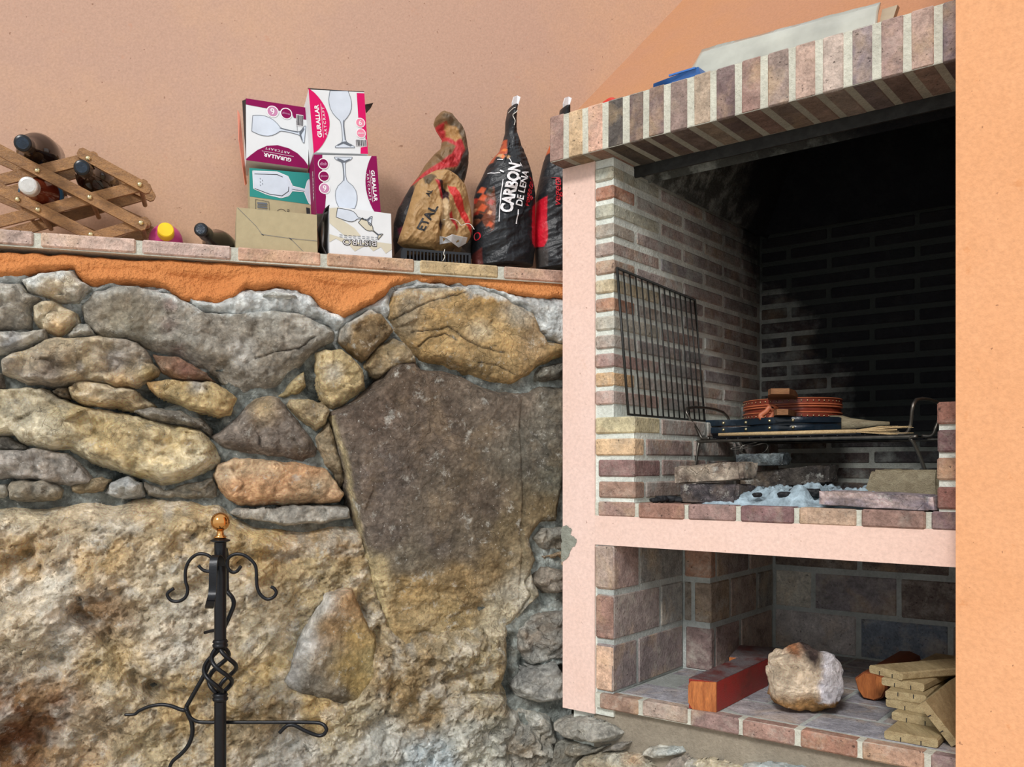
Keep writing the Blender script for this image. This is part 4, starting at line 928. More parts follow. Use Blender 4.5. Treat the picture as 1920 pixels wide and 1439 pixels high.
for (x, y) in pins:
    p = sp_(x, y, nf + .001)
    MB().lathe(p - N2 * .0, N2, [(0, .0058), (.0015, .0056), (.0035, .003), (.004, .0006)], 14).mk('brass_pin', 'stud', RK, smooth=True)
    MB().tube([p - N2 * .004, sp_(x, y, nf) - N2 * .17], .0055, 8).mk('dowel', 'rackwood', RK)
# ---------------- bottles
def bottle(name, label, tip, d, L, R_, glass, cap, capcol=None, cat='bottle', group=None, lab=None, capR=.0165):
    d = np.array(d, float); d /= np.linalg.norm(d); T = thing(name, label, cat, tip + d * L * .5, group)
    pr = [(.0, .0125), (.004, .0135), (.045, .0145), (.06, .018), (.08, R_ * .62), (.10, R_ * .88), (.125, R_), (L - .01, R_), (L, R_ * .85)]
    MB().lathe(tip + d * .012, d, [(h, r) for h, r in pr], 28).mk('glass_body', glass, T, smooth=True, sharp=60)
    MB().lathe(tip, d, [(0, capR - .002), (.002, capR), (.012, capR), (.014, capR - .0012), (.03, capR + .0005), (.04, .0165)], 24).mk('capsule', cap, T, smooth=True, sharp=50)
    MB().lathe(tip - d * .0004, d, [(0, capR - .005), (.001, capR - .005)], 20).mk('capsule_top', capcol or cap, T)
    if lab: MB().lathe(tip + d * lab[0], d, [(0, R_ + .0006), (lab[1], R_ + .0006)], 28).mk('label', lab[2], T, smooth=True)
    return T
def bot(px, py, n, qx, qy, n2, *a, **k):
    t0 = sp_(px, py, n); t1 = sp_(qx, qy, n2); return t0, t1 - t0
t0, d0 = bot(42, 268, .03, 92, 300, -.22)
bottle('wine_bottle', 'dark wine bottle with navy capsule lying on top of the lattice rack', t0, d0, .21, .043, 'glass_dark', 'cap_black', 'cap_navy', group=None, capR=.0172)
t0, d0 = bot(153, 314, .01, 192, 345, -.22)
bottle('wine_bottle', 'dark wine bottle with navy capsule held between the upper right slats of the rack', t0, d0, .21, .04, 'glass_dark', 'cap_black', 'cap_navy', capR=.0165)
t0, d0 = bot(52, 348, .03, 96, 378, -.22)
bottle('rose_bottle', 'amber rose bottle with silver top and blue label low in the rack', t0, d0, .21, .043, 'wine', 'cap_silver', None, lab=(.125, .03, 'blue_label'), capR=.0185)
t0, d0 = bot(376, 430, -.02, 422, 470, -.20)
bottle('wine_bottle', 'dark wine bottle with black foil lying alone on the ledge beside the kraft box', t0, (t0 * 0 + d0), .235, .036, 'glass_dark', 'cap_black', 'cap_navy', capR=.0155)
pk0 = sp_(313, 452, -.07); pk0[2] = EYE + LZ
T = thing('pink_bottle', 'bright pink plastic bottle with yellow screw cap on the ledge', 'bottle', pk0)
ctr = sp_(311, 441, -.07); td = np.array([0, 0, EYE]) - ctr; td = td / np.linalg.norm(td) + UP * .42; td /= np.linalg.norm(td); c0 = ctr - td * .03
MB().lathe(c0 + td * .0, td, [(-.05, .03), (-.045, .037), (.0, .0375), (.012, .035), (.024, .028), (.032, .018), (.04, .015)], 32).mk('plastic_body', 'pinkplastic', T, smooth=True)
yc = MB().lathe(c0 + td * .036, td, [(0, .0175), (.002, .0185), (.022, .0175), (.024, .0155)], 28)
yc.mk('screw_cap', 'yellowcap', T, smooth=True, sharp=40, label='yellow ribbed cap')

# ================================================================== PRINTED BOXES
class Face:
    """a flat print area given by its four corners (top left, top right, bottom right, bottom left)"""
    def __init__(s, tl, tr, br, bl):
        s.c = [np.array(x, float) for x in (bl, br, tr, tl)]; s.w = np.linalg.norm(s.c[1] - s.c[0]); s.h = np.linalg.norm(s.c[3] - s.c[0])
        n = np.cross(s.c[1] - s.c[0], s.c[3] - s.c[0]); s.n = n / np.linalg.norm(n)
    def p(s, u, v, o=.0006):
        b, r, t, l = s.c; return (b * (1 - u) + r * u) * (1 - v) + (l * (1 - u) + t * u) * v + s.n * o
class Print:
    def __init__(s, face, parent): s.f = face; s.par = parent; s.g = {}
    def poly(s, name, mat, pts, o=.0006):
        key = (name, mat) if name != 'coloured_panel' else (name, mat, len(s.g))
        V, F = s.g.setdefault(key, ([], [])); k = len(V); V += [tuple(s.f.p(u, v, o)) for u, v in pts]
        for tri in tessellate_polygon([[Vector((u, v, 0)) for u, v in pts]]):
            a, b, c_ = [pts[i] for i in tri]
            cr = (b[0] - a[0]) * (c_[1] - a[1]) - (b[1] - a[1]) * (c_[0] - a[0])
            F.append(tuple(k + i for i in (tri if cr > 0 else tri[::-1])))
    def line(s, name, mat, pts, w_, o=.0012, closed=False):       # w_ in metres
        W_, H_ = s.f.w, s.f.h; P = [np.array((u * W_, v * H_)) for u, v in pts]; n = len(P)
        for i in range(n if closed else n - 1):
            a = P[i]; b = P[(i + 1) % n]; d = b - a; L = np.linalg.norm(d)
            if L < 1e-7: continue
            d /= L; q = np.array((-d[1], d[0])) * w_ / 2; a = a - d * w_ * .3; b = b + d * w_ * .3
            s.poly(name, mat, [((x[0]) / W_, x[1] / H_) for x in (a - q, b - q, b + q, a + q)], o)
    def disc(s, name, mat, u, v, r, o=.0009, n=24):
        s.poly(name, mat, [(u + r / s.f.w * math.cos(2 * math.pi * k / n), v + r / s.f.h * math.sin(2 * math.pi * k / n)) for k in range(n)], o)
    def text(s, name, mat, string, u, v, width=None, height=None, ang=0, bold=0.0, shear=0, o=.0014, mirror=False, space=1.0):
        cu = bpy.data.curves.new('t', 'FONT'); cu.body = string; cu.align_x = 'CENTER'; cu.align_y = 'CENTER'; cu.offset = bold; cu.shear = shear; cu.resolution_u = 3; cu.space_character = space
        ob = bpy.data.objects.new('t', cu); COL.objects.link(ob); dg = bpy.context.evaluated_depsgraph_get(); me = bpy.data.meshes.new_from_object(ob.evaluated_get(dg))
        Vt = np.array([x.co[:2] for x in me.vertices]); Ft = [tuple(p.vertices) for p in me.polygons]
        bpy.data.objects.remove(ob); bpy.data.curves.remove(cu); bpy.data.meshes.remove(me)
        lo, hi = Vt.min(0), Vt.max(0); Vt = Vt - (lo + hi) / 2; sx = width / (hi[0] - lo[0]) if width else None; sy = height / (hi[1] - lo[1]) if height else None
        sx = sx or sy; sy = sy or sx; Vt = Vt * (sx, sy); a = math.radians(ang)
        X = Vt[:, 0] * math.cos(a) - Vt[:, 1] * math.sin(a); Y = Vt[:, 0] * math.sin(a) + Vt[:, 1] * math.cos(a)
        V, F = s.g.setdefault((name, mat, string, u, v), ([], [])); k = len(V)
        V += [tuple(s.f.p(u + x / s.f.w, v + y / s.f.h, o)) for x, y in zip(X, Y)]; F += [tuple(k + i for i in f) for f in Ft]
    def done(s, fix=None):
        for (name, mat, *_r), (V, F) in s.g.items():
            if fix: V = [fix(v) for v in V]
            mk(name, V, F, mat, s.par)
def boxmesh(tl, tr, br, bl, depth, mat, T, name='carton', dirv=None):
    d = -N2 * depth if dirv is None else dirv
    P = [bl, br, np.array(br) + d, np.array(bl) + d, tl, tr, np.array(tr) + d, np.array(tl) + d]
    return MB().hexa(P).mk(name, mat, T)
def glasspts(kind):
    if kind == 'wine':   # half outline along the axis: (along, radius), rim at 0, foot at 1
        return [(0, .150), (.06, .168), (.14, .186), (.22, .19), (.30, .178), (.38, .145), (.45, .095), (.50, .045), (.53, .03), (.60, .022), (.72, .022), (.84, .028), (.88, .045), (.925, .13), (.95, .165), (.97, .165)]
    if kind == 'balloon':
        return [(0, .14), (.08, .178), (.16, .20), (.25, .205), (.34, .19), (.43, .14), (.49, .07), (.53, .035), (.60, .022), (.72, .020), (.84, .026), (.88, .05), (.92, .14), (.95, .17), (.97, .17)]
    return [(0, .13), (.2, .155), (.36, .165), (.45, .15), (.53, .10), (.58, .04), (.62, .016), (.74, .014), (.86, .018), (.90, .05), (.95, .13), (.99, .15)]
def glass(Pn, u, v, L, ang, kind, fill='glassprint', ink='inkgrey', lw=.0011):
    """picture of a stemmed glass: rim end at distance -L/2, foot at +L/2 along ang (degrees)"""
    a = math.radians(ang); g = glasspts(kind); W_, H_ = Pn.f.w, Pn.f.h
    def m(al, r): x = (al - .5) * L; y = r * L; return (u + (x * math.cos(a) - y * math.sin(a)) / W_, v + (x * math.sin(a) + y * math.cos(a)) / H_)
    out = [m(al, r) for al, r in g] + [m(al, -r) for al, r in g[::-1]]
    Pn.poly('printed_glass', fill, out, .0008)
    Pn.line('printed_outline', ink, out, lw, .0011, True)
    Pn.line('printed_outline', 'inkgrey', [m(al, r * .55) for al, r in g[7:12]], lw * 1.2, .0012)
    Pn.poly('printed_outline', 'inkgrey', [m(.86, .03), m(.93, .13), (m(.95, .10)), m(.90, -.02), m(.94, -.12), m(.925, -.13), m(.87, -.035)], .00115)
def barcode(Pn, u, v, w_, h_, vertical=True, ink='inkblack', bgm='inkwhite', n=11):
    if bgm: Pn.poly('barcode_panel', bgm, [(u - w_ * .56, v - h_ * .56), (u + w_ * .56, v - h_ * .56), (u + w_ * .56, v + h_ * .56), (u - w_ * .56, v + h_ * .56)], .0011)
    rd = random.Random(3); x = 0
    while x < .97:
        t = rd.choice([.03, .05, .08]); 
        if vertical: q = [(u + (x - .5) * w_, v - h_ / 2), (u + (x + t - .5) * w_, v - h_ / 2), (u + (x + t - .5) * w_, v + h_ / 2), (u + (x - .5) * w_, v + h_ / 2)]
        else: q = [(u - w_ / 2, v + (x - .5) * h_), (u + w_ / 2, v + (x - .5) * h_), (u + w_ / 2, v + (x + t - .5) * h_), (u - w_ / 2, v + (x + t - .5) * h_)]
        Pn.poly('barcode', ink, q, .0015); x += t + rd.choice([.03, .05])
def lens(Pn, mat, edge, c0_, c1_, dep, n=16):
    """a coloured segment on one edge of the face: from c0_ to c1_ along the edge, bulging in by dep"""
    pts = []
    for k in range(n + 1):
        f = k / n; a = c0_ + (c1_ - c0_) * f; b = dep * math.sin(math.pi * f) ** .75
        pts.append({'L': (b, a), 'R': (1 - b, a), 'B': (a, b), 'T': (a, 1 - b)}[edge])
    Pn.poly('coloured_panel', mat, pts, .0009)
def quad(n, *pp): return [swp(x, y, n) for x, y in pp]
# --- box F, front right: BISTRO
nF = -.015
tl, tr, br, bl = quad(nF, (617.6, 386), (733, 401), (735, 484.5), (617.6, 481))
T = thing('glassware_box', 'crushed white bistro glasses box printed upside down, in front of the stacked boxes', 'box', sw(wu(676, nF), nF - .05, LZ), 'glassware boxes on the ledge')
boxmesh(tl, tr, br, bl, .14, 'white_card', T)
FB = Face(tl, tr, br, bl); Pn = Print(FB, T)
Pn.poly('coloured_panel', 'beigeprint', [(0, .66), (.0, .95), (.15, .99), (.12, .80), (.4, .60), (.5, .45), (.25, .42)], .0007)
Pn.poly('coloured_panel', 'beigeprint', [(0, .28), (.1, .36), (.2, .30), (.3, .26), (.4, .12), (.5, .2), (.6, .26), (.7, .14), (.82, .24), (.9, .1), (1, .2), (1, .32), (.8, .34), (.5, .30), (.2, .38), (0, .44)], .0007)
glass(Pn, .40, .83, .085, 8 - 16, 'flute', 'glassprint', 'inkblack', .0012)
glass(Pn, .66, .62, .062, -38, 'flute', 'beigeprint', 'inkblack', .0014)
for dy in (.40, .44): 
    for k in range(9): Pn.line('lettering', 'inkgrey', [(.16 + k * .072, dy), (.205 + k * .072, dy - .002)], .0011)
Pn.text('lettering', 'inkblack', 'BISTRO', .48, .30, width=.082, height=.016, ang=180, bold=.06)
Pn.text('lettering_fill', 'inkwhite', 'BISTRO', .48, .30, width=.079, height=.0128, ang=180, bold=-.012, o=.0022)
Pn.done()
# crumpled open flap on its left
V = []; F = []
for i, (x, y, n) in enumerate([(617, 384, 0), (608, 392, -.01), (604, 410, .0), (601, 440, -.02), (604, 462, -.005), (612, 478, .002)]):
    a = swp(x, y, nF + n); V += [a, a + N2 * -.10 + W2 * .008 * (i % 2)]
for i in range(5): F.append((2 * i, 2 * i + 1, 2 * i + 3, 2 * i + 2))
fl = mk('flap', V, F, 'dark_card', T, label='dark crumpled flap'); fl.modifiers.new('s', 'SOLIDIFY').thickness = .002
# --- box E, front left: kraft card with slotted flaps
tl, tr, br, bl = quad(nF, (443.8, 389), (594, 403), (595.5, 479), (442.5, 471))
T = thing('kraft_box', 'plain kraft cardboard box with crossed flap ends, front left of the boxes', 'box', sw(wu(520, nF), nF - .05, LZ))
boxmesh(tl, tr, br, bl, .13, 'kraft', T)
Pn = Print(Face(tl, tr, br, bl), T)
Pn.line('flap_seam', 'inkgrey', [(.01, .99), (.24, .60), (.31, .42)], .0008); Pn.line('flap_seam', 'inkgrey', [(.30, .42), (.66, .37), (1, .35)], .0009)
Pn.line('flap_seam', 'inkgrey', [(.66, .37), (.86, .0)], .0008)
Pn.poly('slot', 'inkblack', [(.30, .445), (.335, .41), (.33, .395), (.31, .41)]); Pn.poly('slot', 'inkblack', [(.635, .39), (.67, .375), (.69, .32), (.67, .335)])
Pn.done()
# --- box D, teal
nD = -.155 + .0
tl, tr, br, bl = quad(nD, (467.5, 315), (581, 325), (590, 471), (470, 466)); zb = EYE + LZ
bl[2] = zb; br[2] = zb
T = thing('glassware_box', 'teal and kraft glassware box with a printed sherry glass, behind the kraft box', 'box', sw(wu(528, nD), nD - .05, LZ), 'glassware boxes on the ledge')
boxmesh(tl, tr, br, bl, .12, 'kraft', T); FD = Face(tl, tr, br, bl); Pn = Print(FD, T)
def vD(py): return 1 - (py - 318) / (468 - 318)
Pn.poly('coloured_panel', 'teal', [(0, vD(363)), (1, vD(368)), (1, 1), (0, 1)])
g = [(475, 323), (520, 322), (540, 328), (548, 343), (572, 347), (577, 334), (580, 331), (580, 370), (577, 366), (570, 350), (547, 350), (540, 358), (526, 362), (500, 358), (476, 350)]
def uD(px): return (px - 468.5) / (582.5 - 468.5)
gp = [(uD(x), vD(y - (x - 468) * .02)) for x, y in g]
Pn.poly('printed_glass', 'glassprint', gp, .0012); Pn.line('printed_outline', 'inkwhite', gp, .0030, .0011, True)
Pn.line('printed_outline', 'inkblack', [(uD(x), vD(y)) for x, y in ((478, 327), (520, 325), (530, 328))], .0015, .0016)
Pn.line('printed_outline', 'inkblack', [(uD(x), vD(y)) for x, y in ((478, 350), (505, 357), (528, 358), (540, 350), (541, 343))], .0015, .0016)
Pn.line('printed_outline', 'inkblack', [(uD(x), vD(y)) for x, y in ((547, 346), (570, 348))], .0010, .0016)
for k in range(5): Pn.line('lettering', 'inkgrey', [(uD(488 + (k % 2) * 4), vD(333 + k * 2.6)), (uD(488.5 + (k % 2) * 4), vD(334.6 + k * 2.6))], .0014, .0017)
bx = [(uD(479), vD(367)), (uD(503), vD(369)), (uD(505), vD(410)), (uD(479), vD(410))]; Pn.line('barcode', 'inkblack', bx, .0009, .0015, True)
barcode(Pn, uD(491), vD(392), .16, .27, False, 'inkgrey', None)
Pn.line('printed_ring', 'inkblack', [(uD(526) + .0125 / FD.w * math.cos(a), vD(387) + .0125 / FD.h * math.sin(a)) for a in np.linspace(0, 6.28, 22)], .001)
Pn.text('lettering', 'inkblack', '6', uD(525), vD(387), height=.012, ang=95, bold=.03)
Pn.text('lettering', 'inkblack', 'TIVOLI', uD(537), vD(386), width=.024, height=.0055, ang=80, bold=.02)
Pn.poly('coloured_panel', 'inkblack', [(uD(572), vD(373)), (uD(579), vD(374)), (uD(580), vD(420)), (uD(573), vD(420))])
Pn.text('lettering', 'inkwhite', 'GURALLAR', uD(576), vD(394), width=.035, height=.004, ang=90, bold=.01)
Pn.done()
# --- box A, upper left burgundy, printed upside down
nA = -.15
tl, tr, br, bl = quad(nA, (461, 184.5), (580.5, 203), (577.5, 316.5), (461.5, 300.5))
T = thing('glassware_box', 'burgundy and white goblet box lying upside down on top of the teal box', 'box', swp(520, 310, nA), 'glassware boxes on the ledge')
boxmesh(tl, tr, br, bl, .12, 'white_card', T); FA = Face(tl, tr, br, bl); Pn = Print(FA, T)
Pn.poly('coloured_panel', 'burgundy', [(0, .90), (.72, .875), (.75, .80), (1, .80), (1, 1), (0, 1)])
Pn.poly('coloured_panel', 'burgundy', [(0, 0), (1, -0.0), (1, .05), (.93, .14), (.82, .23), (.68, .29), (.5, .315), (.33, .28), (.18, .19), (.07, .09), (.0, .02)])
glass(Pn, .53, .58, .128, -4, 'wine')
Pn.line('printed_outline', 'inkgrey', [(.80, .76), (.81, .60)], .0008)
for (u_, m_, s_) in ((.415, 'inkmauve', '6'), (.63, 'burgundy', '')):
    Pn.disc('printed_ring', 'inkwhite', u_, .865 - .015, .0142, .0012); Pn.disc('printed_disc', m_, u_, .85, .0118, .0015)
    if s_: Pn.text('lettering', 'inkwhite', s_, u_, .85, height=.015, ang=12 + 180, bold=.01, o=.002)
    else: Pn.text('lettering', 'inkmauve', 'glasses', u_, .85, width=.018, ang=-6, bold=.01, o=.002)
barcode(Pn, .845, .77, .10, .17, True)
Pn.text('lettering', 'inkwhite', 'GURALLAR', .50, .115, width=.066, height=.0095, ang=176, bold=.035)
Pn.line('lettering', 'inkwhite', [(.25, .185), (.76, .165)], .0007); Pn.text('lettering', 'inkwhite', 'ARTCRAFT', .50, .225, width=.058, height=.0055, ang=176, bold=.0, space=1.3)
Pn.done()
fl = mk('flap', [swp(461, 186, nA), swp(454, 189, nA - .02), swp(457, 240, nA - .02), swp(461, 298, nA - .0), swp(461.2, 298, nA)], [(0, 1, 2, 3)], 'dark_card', T, label='dark open end flap'); fl.modifiers.new('s', 'SOLIDIFY').thickness = .0015
fl = mk('flap', [swp(445, 207, nA - .03), swp(449, 215, nA - .03), swp(462, 345, nA - .06), swp(459, 348, nA - .05), swp(447, 262, nA - .03)], [(0, 1, 2, 3, 4)], 'salmon_card', T, label='narrow salmon flap'); fl.modifiers.new('s', 'SOLIDIFY').thickness = .0015
# --- box C, burgundy, middle right
nC = -.055
tl, tr, br, bl = quad(nC, (588, 290), (706, 293), (714, 401), (593, 401)); 
zc_ = swp(676, 401, nC)[2]
T = thing('glassware_box', 'burgundy and white goblet box with side lettering, under the magenta one', 'box', swp(650, 400, nC), 'glassware boxes on the ledge')
boxmesh(tl, tr, br, bl, .12, 'white_card', T); FC = Face(tl, tr, br, bl); Pn = Print(FC, T)
Pn.poly('coloured_panel', 'burgundy', [(0, 0), (.10, 0), (.13, .04), (.16, .3), (.11, .6), (.13, .9), (.135, 1), (0, 1)])
Pn.poly('coloured_panel', 'burgundy', [(1, 0)] + [(1 - .08 - .13 * math.sin(math.pi * k / 12) ** .8, k / 12) for k in range(13)] + [(1, 1)], .0009)
Pn.poly('coloured_panel', 'burgundy', [(.94, 0), (1, 0), (1, 1), (.94, 1)])
glass(Pn, .47, .54, .128, 91, 'balloon')
for (v_, m_, s_) in ((.845, 'burgundy', '..'), (.635, 'burgundy', '.'), (.43, 'inkmauve', '6')):
    Pn.disc('printed_ring', 'inkwhite', .145, v_, .0135, .0012); Pn.disc('printed_disc', m_, .145, v_, .0112, .0015)
    if s_ == '6': Pn.text('lettering', 'inkwhite', '6', .145, v_, height=.014, ang=180, bold=.01, o=.002)
    else: Pn.text('lettering', 'inkmauve', 'glasses' if s_ == '.' else 'dish', .145, v_, width=.017, ang=0, bold=.01, o=.002)
Pn.text('lettering', 'inkwhite', 'GURALLAR', .925, .48, width=.076, height=.0095, ang=-88, bold=.03)
Pn.line('lettering', 'inkwhite', [(.868, .75), (.885, .2)], .0007); Pn.text('lettering', 'inkwhite', 'ARTCRAFT', .84, .46, width=.066, height=.005, ang=-88, space=1.3)
Pn.done()
d_ = -N2 * .12
FS = Face(tl + d_, tl, bl, bl + d_); Pn = Print(FS, T); Pn.poly('side_panel', 'burgundy', [(0, 0), (1, 0), (1, 1), (0, 1)]); Pn.text('side_lettering', 'inkwhite', 'GURALLAR', .8, .52, width=.07, height=.014, ang=-90, bold=.03); Pn.done()
# --- box B, magenta, top right
nB = -.06
tl, tr, br, bl = quad(nB, (578.5, 168), (683, 173), (690, 289), (588, 285.5))
T = thing('glassware_box', 'magenta and white goblet box standing on top of the right pile', 'box', swp(637, 286, nB), 'glassware boxes on the ledge')
boxmesh(tl, tr, br, bl, .115, 'white_card', T); FBb = Face(tl, tr, br, bl); Pn = Print(FBb, T)
lens(Pn, 'magenta', 'L', -.02, 1.02, .33)
Pn.poly('coloured_panel', 'magenta', [(.86, .98), (1, .98), (1, .0), (.86, .0), (.87, .10), (.97, .12), (.97, .3), (.86, .52)])
glass(Pn, .56, .53, .140, -88, 'wine')
for (v_, m_) in ((.50, 'inkrose'), (.33, 'inkrose')):
    Pn.disc('printed_ring', 'inkwhite', .89, v_, .0118, .0012); Pn.disc('printed_disc', m_, .89, v_, .0098, .0015)
Pn.text('lettering', 'inkwhite', '6', .89, .50, height=.012, ang=0, bold=.01, o=.002); Pn.text('lettering', 'inkwhite', 'glasses', .89, .33, width=.016, ang=0, bold=.01, o=.002)
barcode(Pn, .88, .175, .19, .10, True)
Pn.text('lettering', 'inkwhite', 'GURALLAR', .125, .50, width=.078, height=.0105, ang=92, bold=.035)
Pn.line('lettering', 'inkwhite', [(.195, .78), (.20, .24)], .0007); Pn.text('lettering', 'inkwhite', 'ARTCRAFT', .24, .5, width=.068, height=.006, ang=92, space=1.3)
Pn.done()
up_ = UP * .002
for pts, mt, lb in (([tl + up_, tr + up_, tr + N2 * -.02 + UP * .008, tl + N2 * -.02 + UP * .012], 'dark_card', 'raised top flap'), ([swp(684, 196, nB - .02), swp(699, 193, nB - .05), swp(694, 203, nB - .05), swp(686, 212, nB - .02)], 'dark_card', 'torn side flap')):
    fl = mk('flap', pts, [(0, 1, 2, 3)], mt, T, label=lb); fl.modifiers.new('s', 'SOLIDIFY').thickness = .0015
# ================================================================== BAGS ON THE LEDGE
def inpoly(px, py, P): return sdf(px, py, P)
def bag(name, rows, nmid, depth, colfn, mat, label, cat, crease, na=90, nr=130, group=None, sd_=1, T=None, part=None):
    """a standing sack: its outline is given by rows (y, left, right); front and back bulge"""
    R_ = np.array(rows, float); ys = np.linspace(R_[0, 0], R_[-1, 0], nr); xl = np.interp(ys, R_[:, 0], R_[:, 1]); xr = np.interp(ys, R_[:, 0], R_[:, 2]); dp = np.interp(ys, R_[:, 0], R_[:, 3] if R_.shape[1] > 3 else np.ones(len(R_))) * depth
    a = np.linspace(0, 1, na); A, Y = np.meshgrid(a, np.arange(nr)); X = xl[Y] + (xr - xl)[Y] * A; YY = ys[Y]; D = dp[Y] * np.power(np.clip(1 - (2 * A - 1) ** 2, 0, 1), .55)
    cr = crease(X, YY) * np.clip(D / (depth * .5), 0, 1); V = []; px = X.ravel(); py = YY.ravel()
    u = wu(px, nmid); z = (HY - py) / FPX * (O0[1] + N2[1] * nmid + W2[1] * u)
    base = O0 + np.outer(u, W2) + np.outer(z, UP) + N2 * nmid
    Vf = base + np.outer((D + cr).ravel(), N2); Vb = base - np.outer((D * .8).ravel(), N2)
    V = np.vstack([Vf, Vb]); m = nr * na; i, j = np.meshgrid(np.arange(nr - 1), np.arange(na - 1), indexing='ij'); q = (i * na + j).ravel()
    Ff = np.stack([q, q + na, q + na + 1, q + 1], 1); Fb = np.stack([q, q + 1, q + na + 1, q + na], 1) + m
    e = np.arange(nr - 1) * na
    Fs = np.vstack([np.stack([e, e + m, e + na + m, e + na], 1), np.stack([e + na - 1, e + 2 * na - 1, e + 2 * na - 1 + m, e + na - 1 + m], 1)])
    t_ = np.arange(na - 1); Ft_ = np.stack([t_, t_ + 1, t_ + 1 + m, t_ + m], 1); b_ = (nr - 1) * na + t_; Fbm = np.stack([b_, b_ + m, b_ + m + 1, b_ + 1], 1)
    cols = colfn(np.concatenate([px, px]), np.concatenate([py, py]))
    T = T or thing(name, label, cat, (V[:, 0].mean(), V[:, 1].mean(), EYE + LZ), group)
    mk(part or 'sack', V, np.vstack([Ff, Fb, Fs, Ft_, Fbm]), mat, T, smooth=True, cols=cols)
    def surf(x, y, off=.0015):                                  # a point of the front, by outline position
        l = np.interp(y, ys, xl); r = np.interp(y, ys, xr); aa = np.clip((x - l) / (r - l), .02, .98); d = np.interp(y, ys, dp) * (1 - (2 * aa - 1) ** 2) ** .55
        c_ = float(crease(np.array([x]), np.array([y]))[0]) * min(1, d / (depth * .5)); uu = wu(x, nmid); zz = (HY - y) / FPX * (O0[1] + N2[1] * nmid + W2[1] * uu)
        return sw(uu, nmid, zz) + N2 * (d + c_ + off)
    return T, surf
def painted(base, layers, var=0):
    B = L3(base)
    def f(px, py):
        K = np.tile(B, (len(px), 1))
        for P, cc, *sft in layers:
            w3 = np.clip(inpoly(px, py, P) / (sft[0] if sft else 1.5) + .5, 0, 1)[:, None]; K = K * (1 - w3) + L3(cc) * w3
        return K
    return f
def surftext(T, surf, string, mat, cx, cy, width, height, ang, bold=.02, shear=0, warp=None, name='lettering', off=.002):
    """lettering laid on a sack: width/height in outline units"""
    cu = bpy.data.curves.new('t', 'FONT'); cu.body = string; cu.align_x = 'CENTER'; cu.align_y = 'CENTER'; cu.offset = bold; cu.shear = shear; cu.resolution_u = 3
    ob = bpy.data.objects.new('t', cu); COL.objects.link(ob); dg = bpy.context.evaluated_depsgraph_get(); me = bpy.data.meshes.new_from_object(ob.evaluated_get(dg))
    import bmesh
    bm = bmesh.new(); bm.from_mesh(me); bmesh.ops.triangulate(bm, faces=bm.faces)
    bmesh.ops.subdivide_edges(bm, edges=[e for e in bm.edges if e.calc_length() > .12], cuts=2, use_grid_fill=True); bm.to_mesh(me); bm.free()
    Vt = np.array([x.co[:2] for x in me.vertices]); Ft = [tuple(p.vertices) for p in me.polygons]
    bpy.data.objects.remove(ob); bpy.data.curves.remove(cu); bpy.data.meshes.remove(me)
    lo, hi = Vt.min(0), Vt.max(0); Vt = (Vt - (lo + hi) / 2) * (width / (hi[0] - lo[0]), height / (hi[1] - lo[1])); a = math.radians(ang)
    V = []
    for x, y in Vt:
        if warp: y = y * (1 + warp * x / width)
        V.append(surf(cx + x * math.cos(a) - y * math.sin(a), cy - (x * math.sin(a) + y * math.cos(a)), off))
    mk(name, V, Ft, mat, T)
def surfline(T, surf, pts, mat, w_=1.6, name='printed_line', off=.0018):
    P = [np.array(p, float) for p in pts]; V = []; F = []
    Q = []
    for i in range(len(P) - 1):
        for k in range(6): Q.append(P[i] + (P[i + 1] - P[i]) * k / 6)
    Q.append(P[-1])
    for i, q in enumerate(Q):
        d = (Q[min(i + 1, len(Q) - 1)] - Q[max(i - 1, 0)]); d /= np.linalg.norm(d); nrm = np.array((-d[1], d[0])) * w_ / 2
        V += [surf(*(q + nrm), off), surf(*(q - nrm), off)]
    for i in range(len(Q) - 1): F.append((2 * i, 2 * i + 2, 2 * i + 3, 2 * i + 1))
    mk(name, V, F, mat, T)
GOLD = (168, 132, 86); GOLDD = (120, 92, 60); REDC = (176, 40, 44); BLK = (34, 32, 34)
# --- brown crumpled paper sack (back, standing part)
def crA(X, Y): return .017 * ridged(X / 46 + Y / 90, Y / 60 - X / 80, 2, 4, .55, 31) + .012 * facets(X / 22, Y / 28, 5, 1.2, .6)
rowsA = [(213, 824, 838, .3), (222, 816, 850, .6), (232, 813, 858, .8), (245, 818, 866, .8), (262, 829, 872, .8), (280, 826, 876, .8), (292, 812, 877, .9), (310, 797, 877, .9), (330, 785, 873, 1), (350, 770, 868, 1), (372, 757, 868, 1), (392, 746, 880, 1), (420, 738, 884, 1.1), (450, 737, 884, 1.1), (486, 740, 884, 1.1)]
colA = painted(GOLDD, [([(813, 240), (830, 238), (850, 262), (860, 275), (868, 300), (850, 322), (800, 335), (770, 352), (750, 395), (735, 400), (757, 360), (790, 330), (812, 318), (838, 300), (846, 285), (828, 268)], REDC, 3),
                       ([(822, 226), (850, 222), (872, 262), (872, 300), (860, 270), (845, 250)], (104, 84, 62), 4), ([(828, 240), (850, 248), (858, 268), (846, 276), (832, 262)], (166, 122, 70), 3),
                       ([(858, 300), (880, 270), (880, 330), (862, 345), (820, 338), (848, 326)], (52, 46, 42), 4),
                       ([(735, 398), (750, 385), (766, 350), (772, 352), (766, 400), (756, 440), (752, 490), (730, 490)], BLK, 3), ([(744, 432), (756, 430), (756, 444), (746, 446)], (120, 30, 60), 4), ([(860, 440), (890, 430), (890, 490), (852, 490)], (60, 52, 46), 4)])
T, sA = bag('paper_sack', rowsA, -.16, .045, colA, 'paperbag', 'crumpled brown and red paper charcoal sack with its neck twisted up', 'sack', crA, sd_=3, part='sack_body')
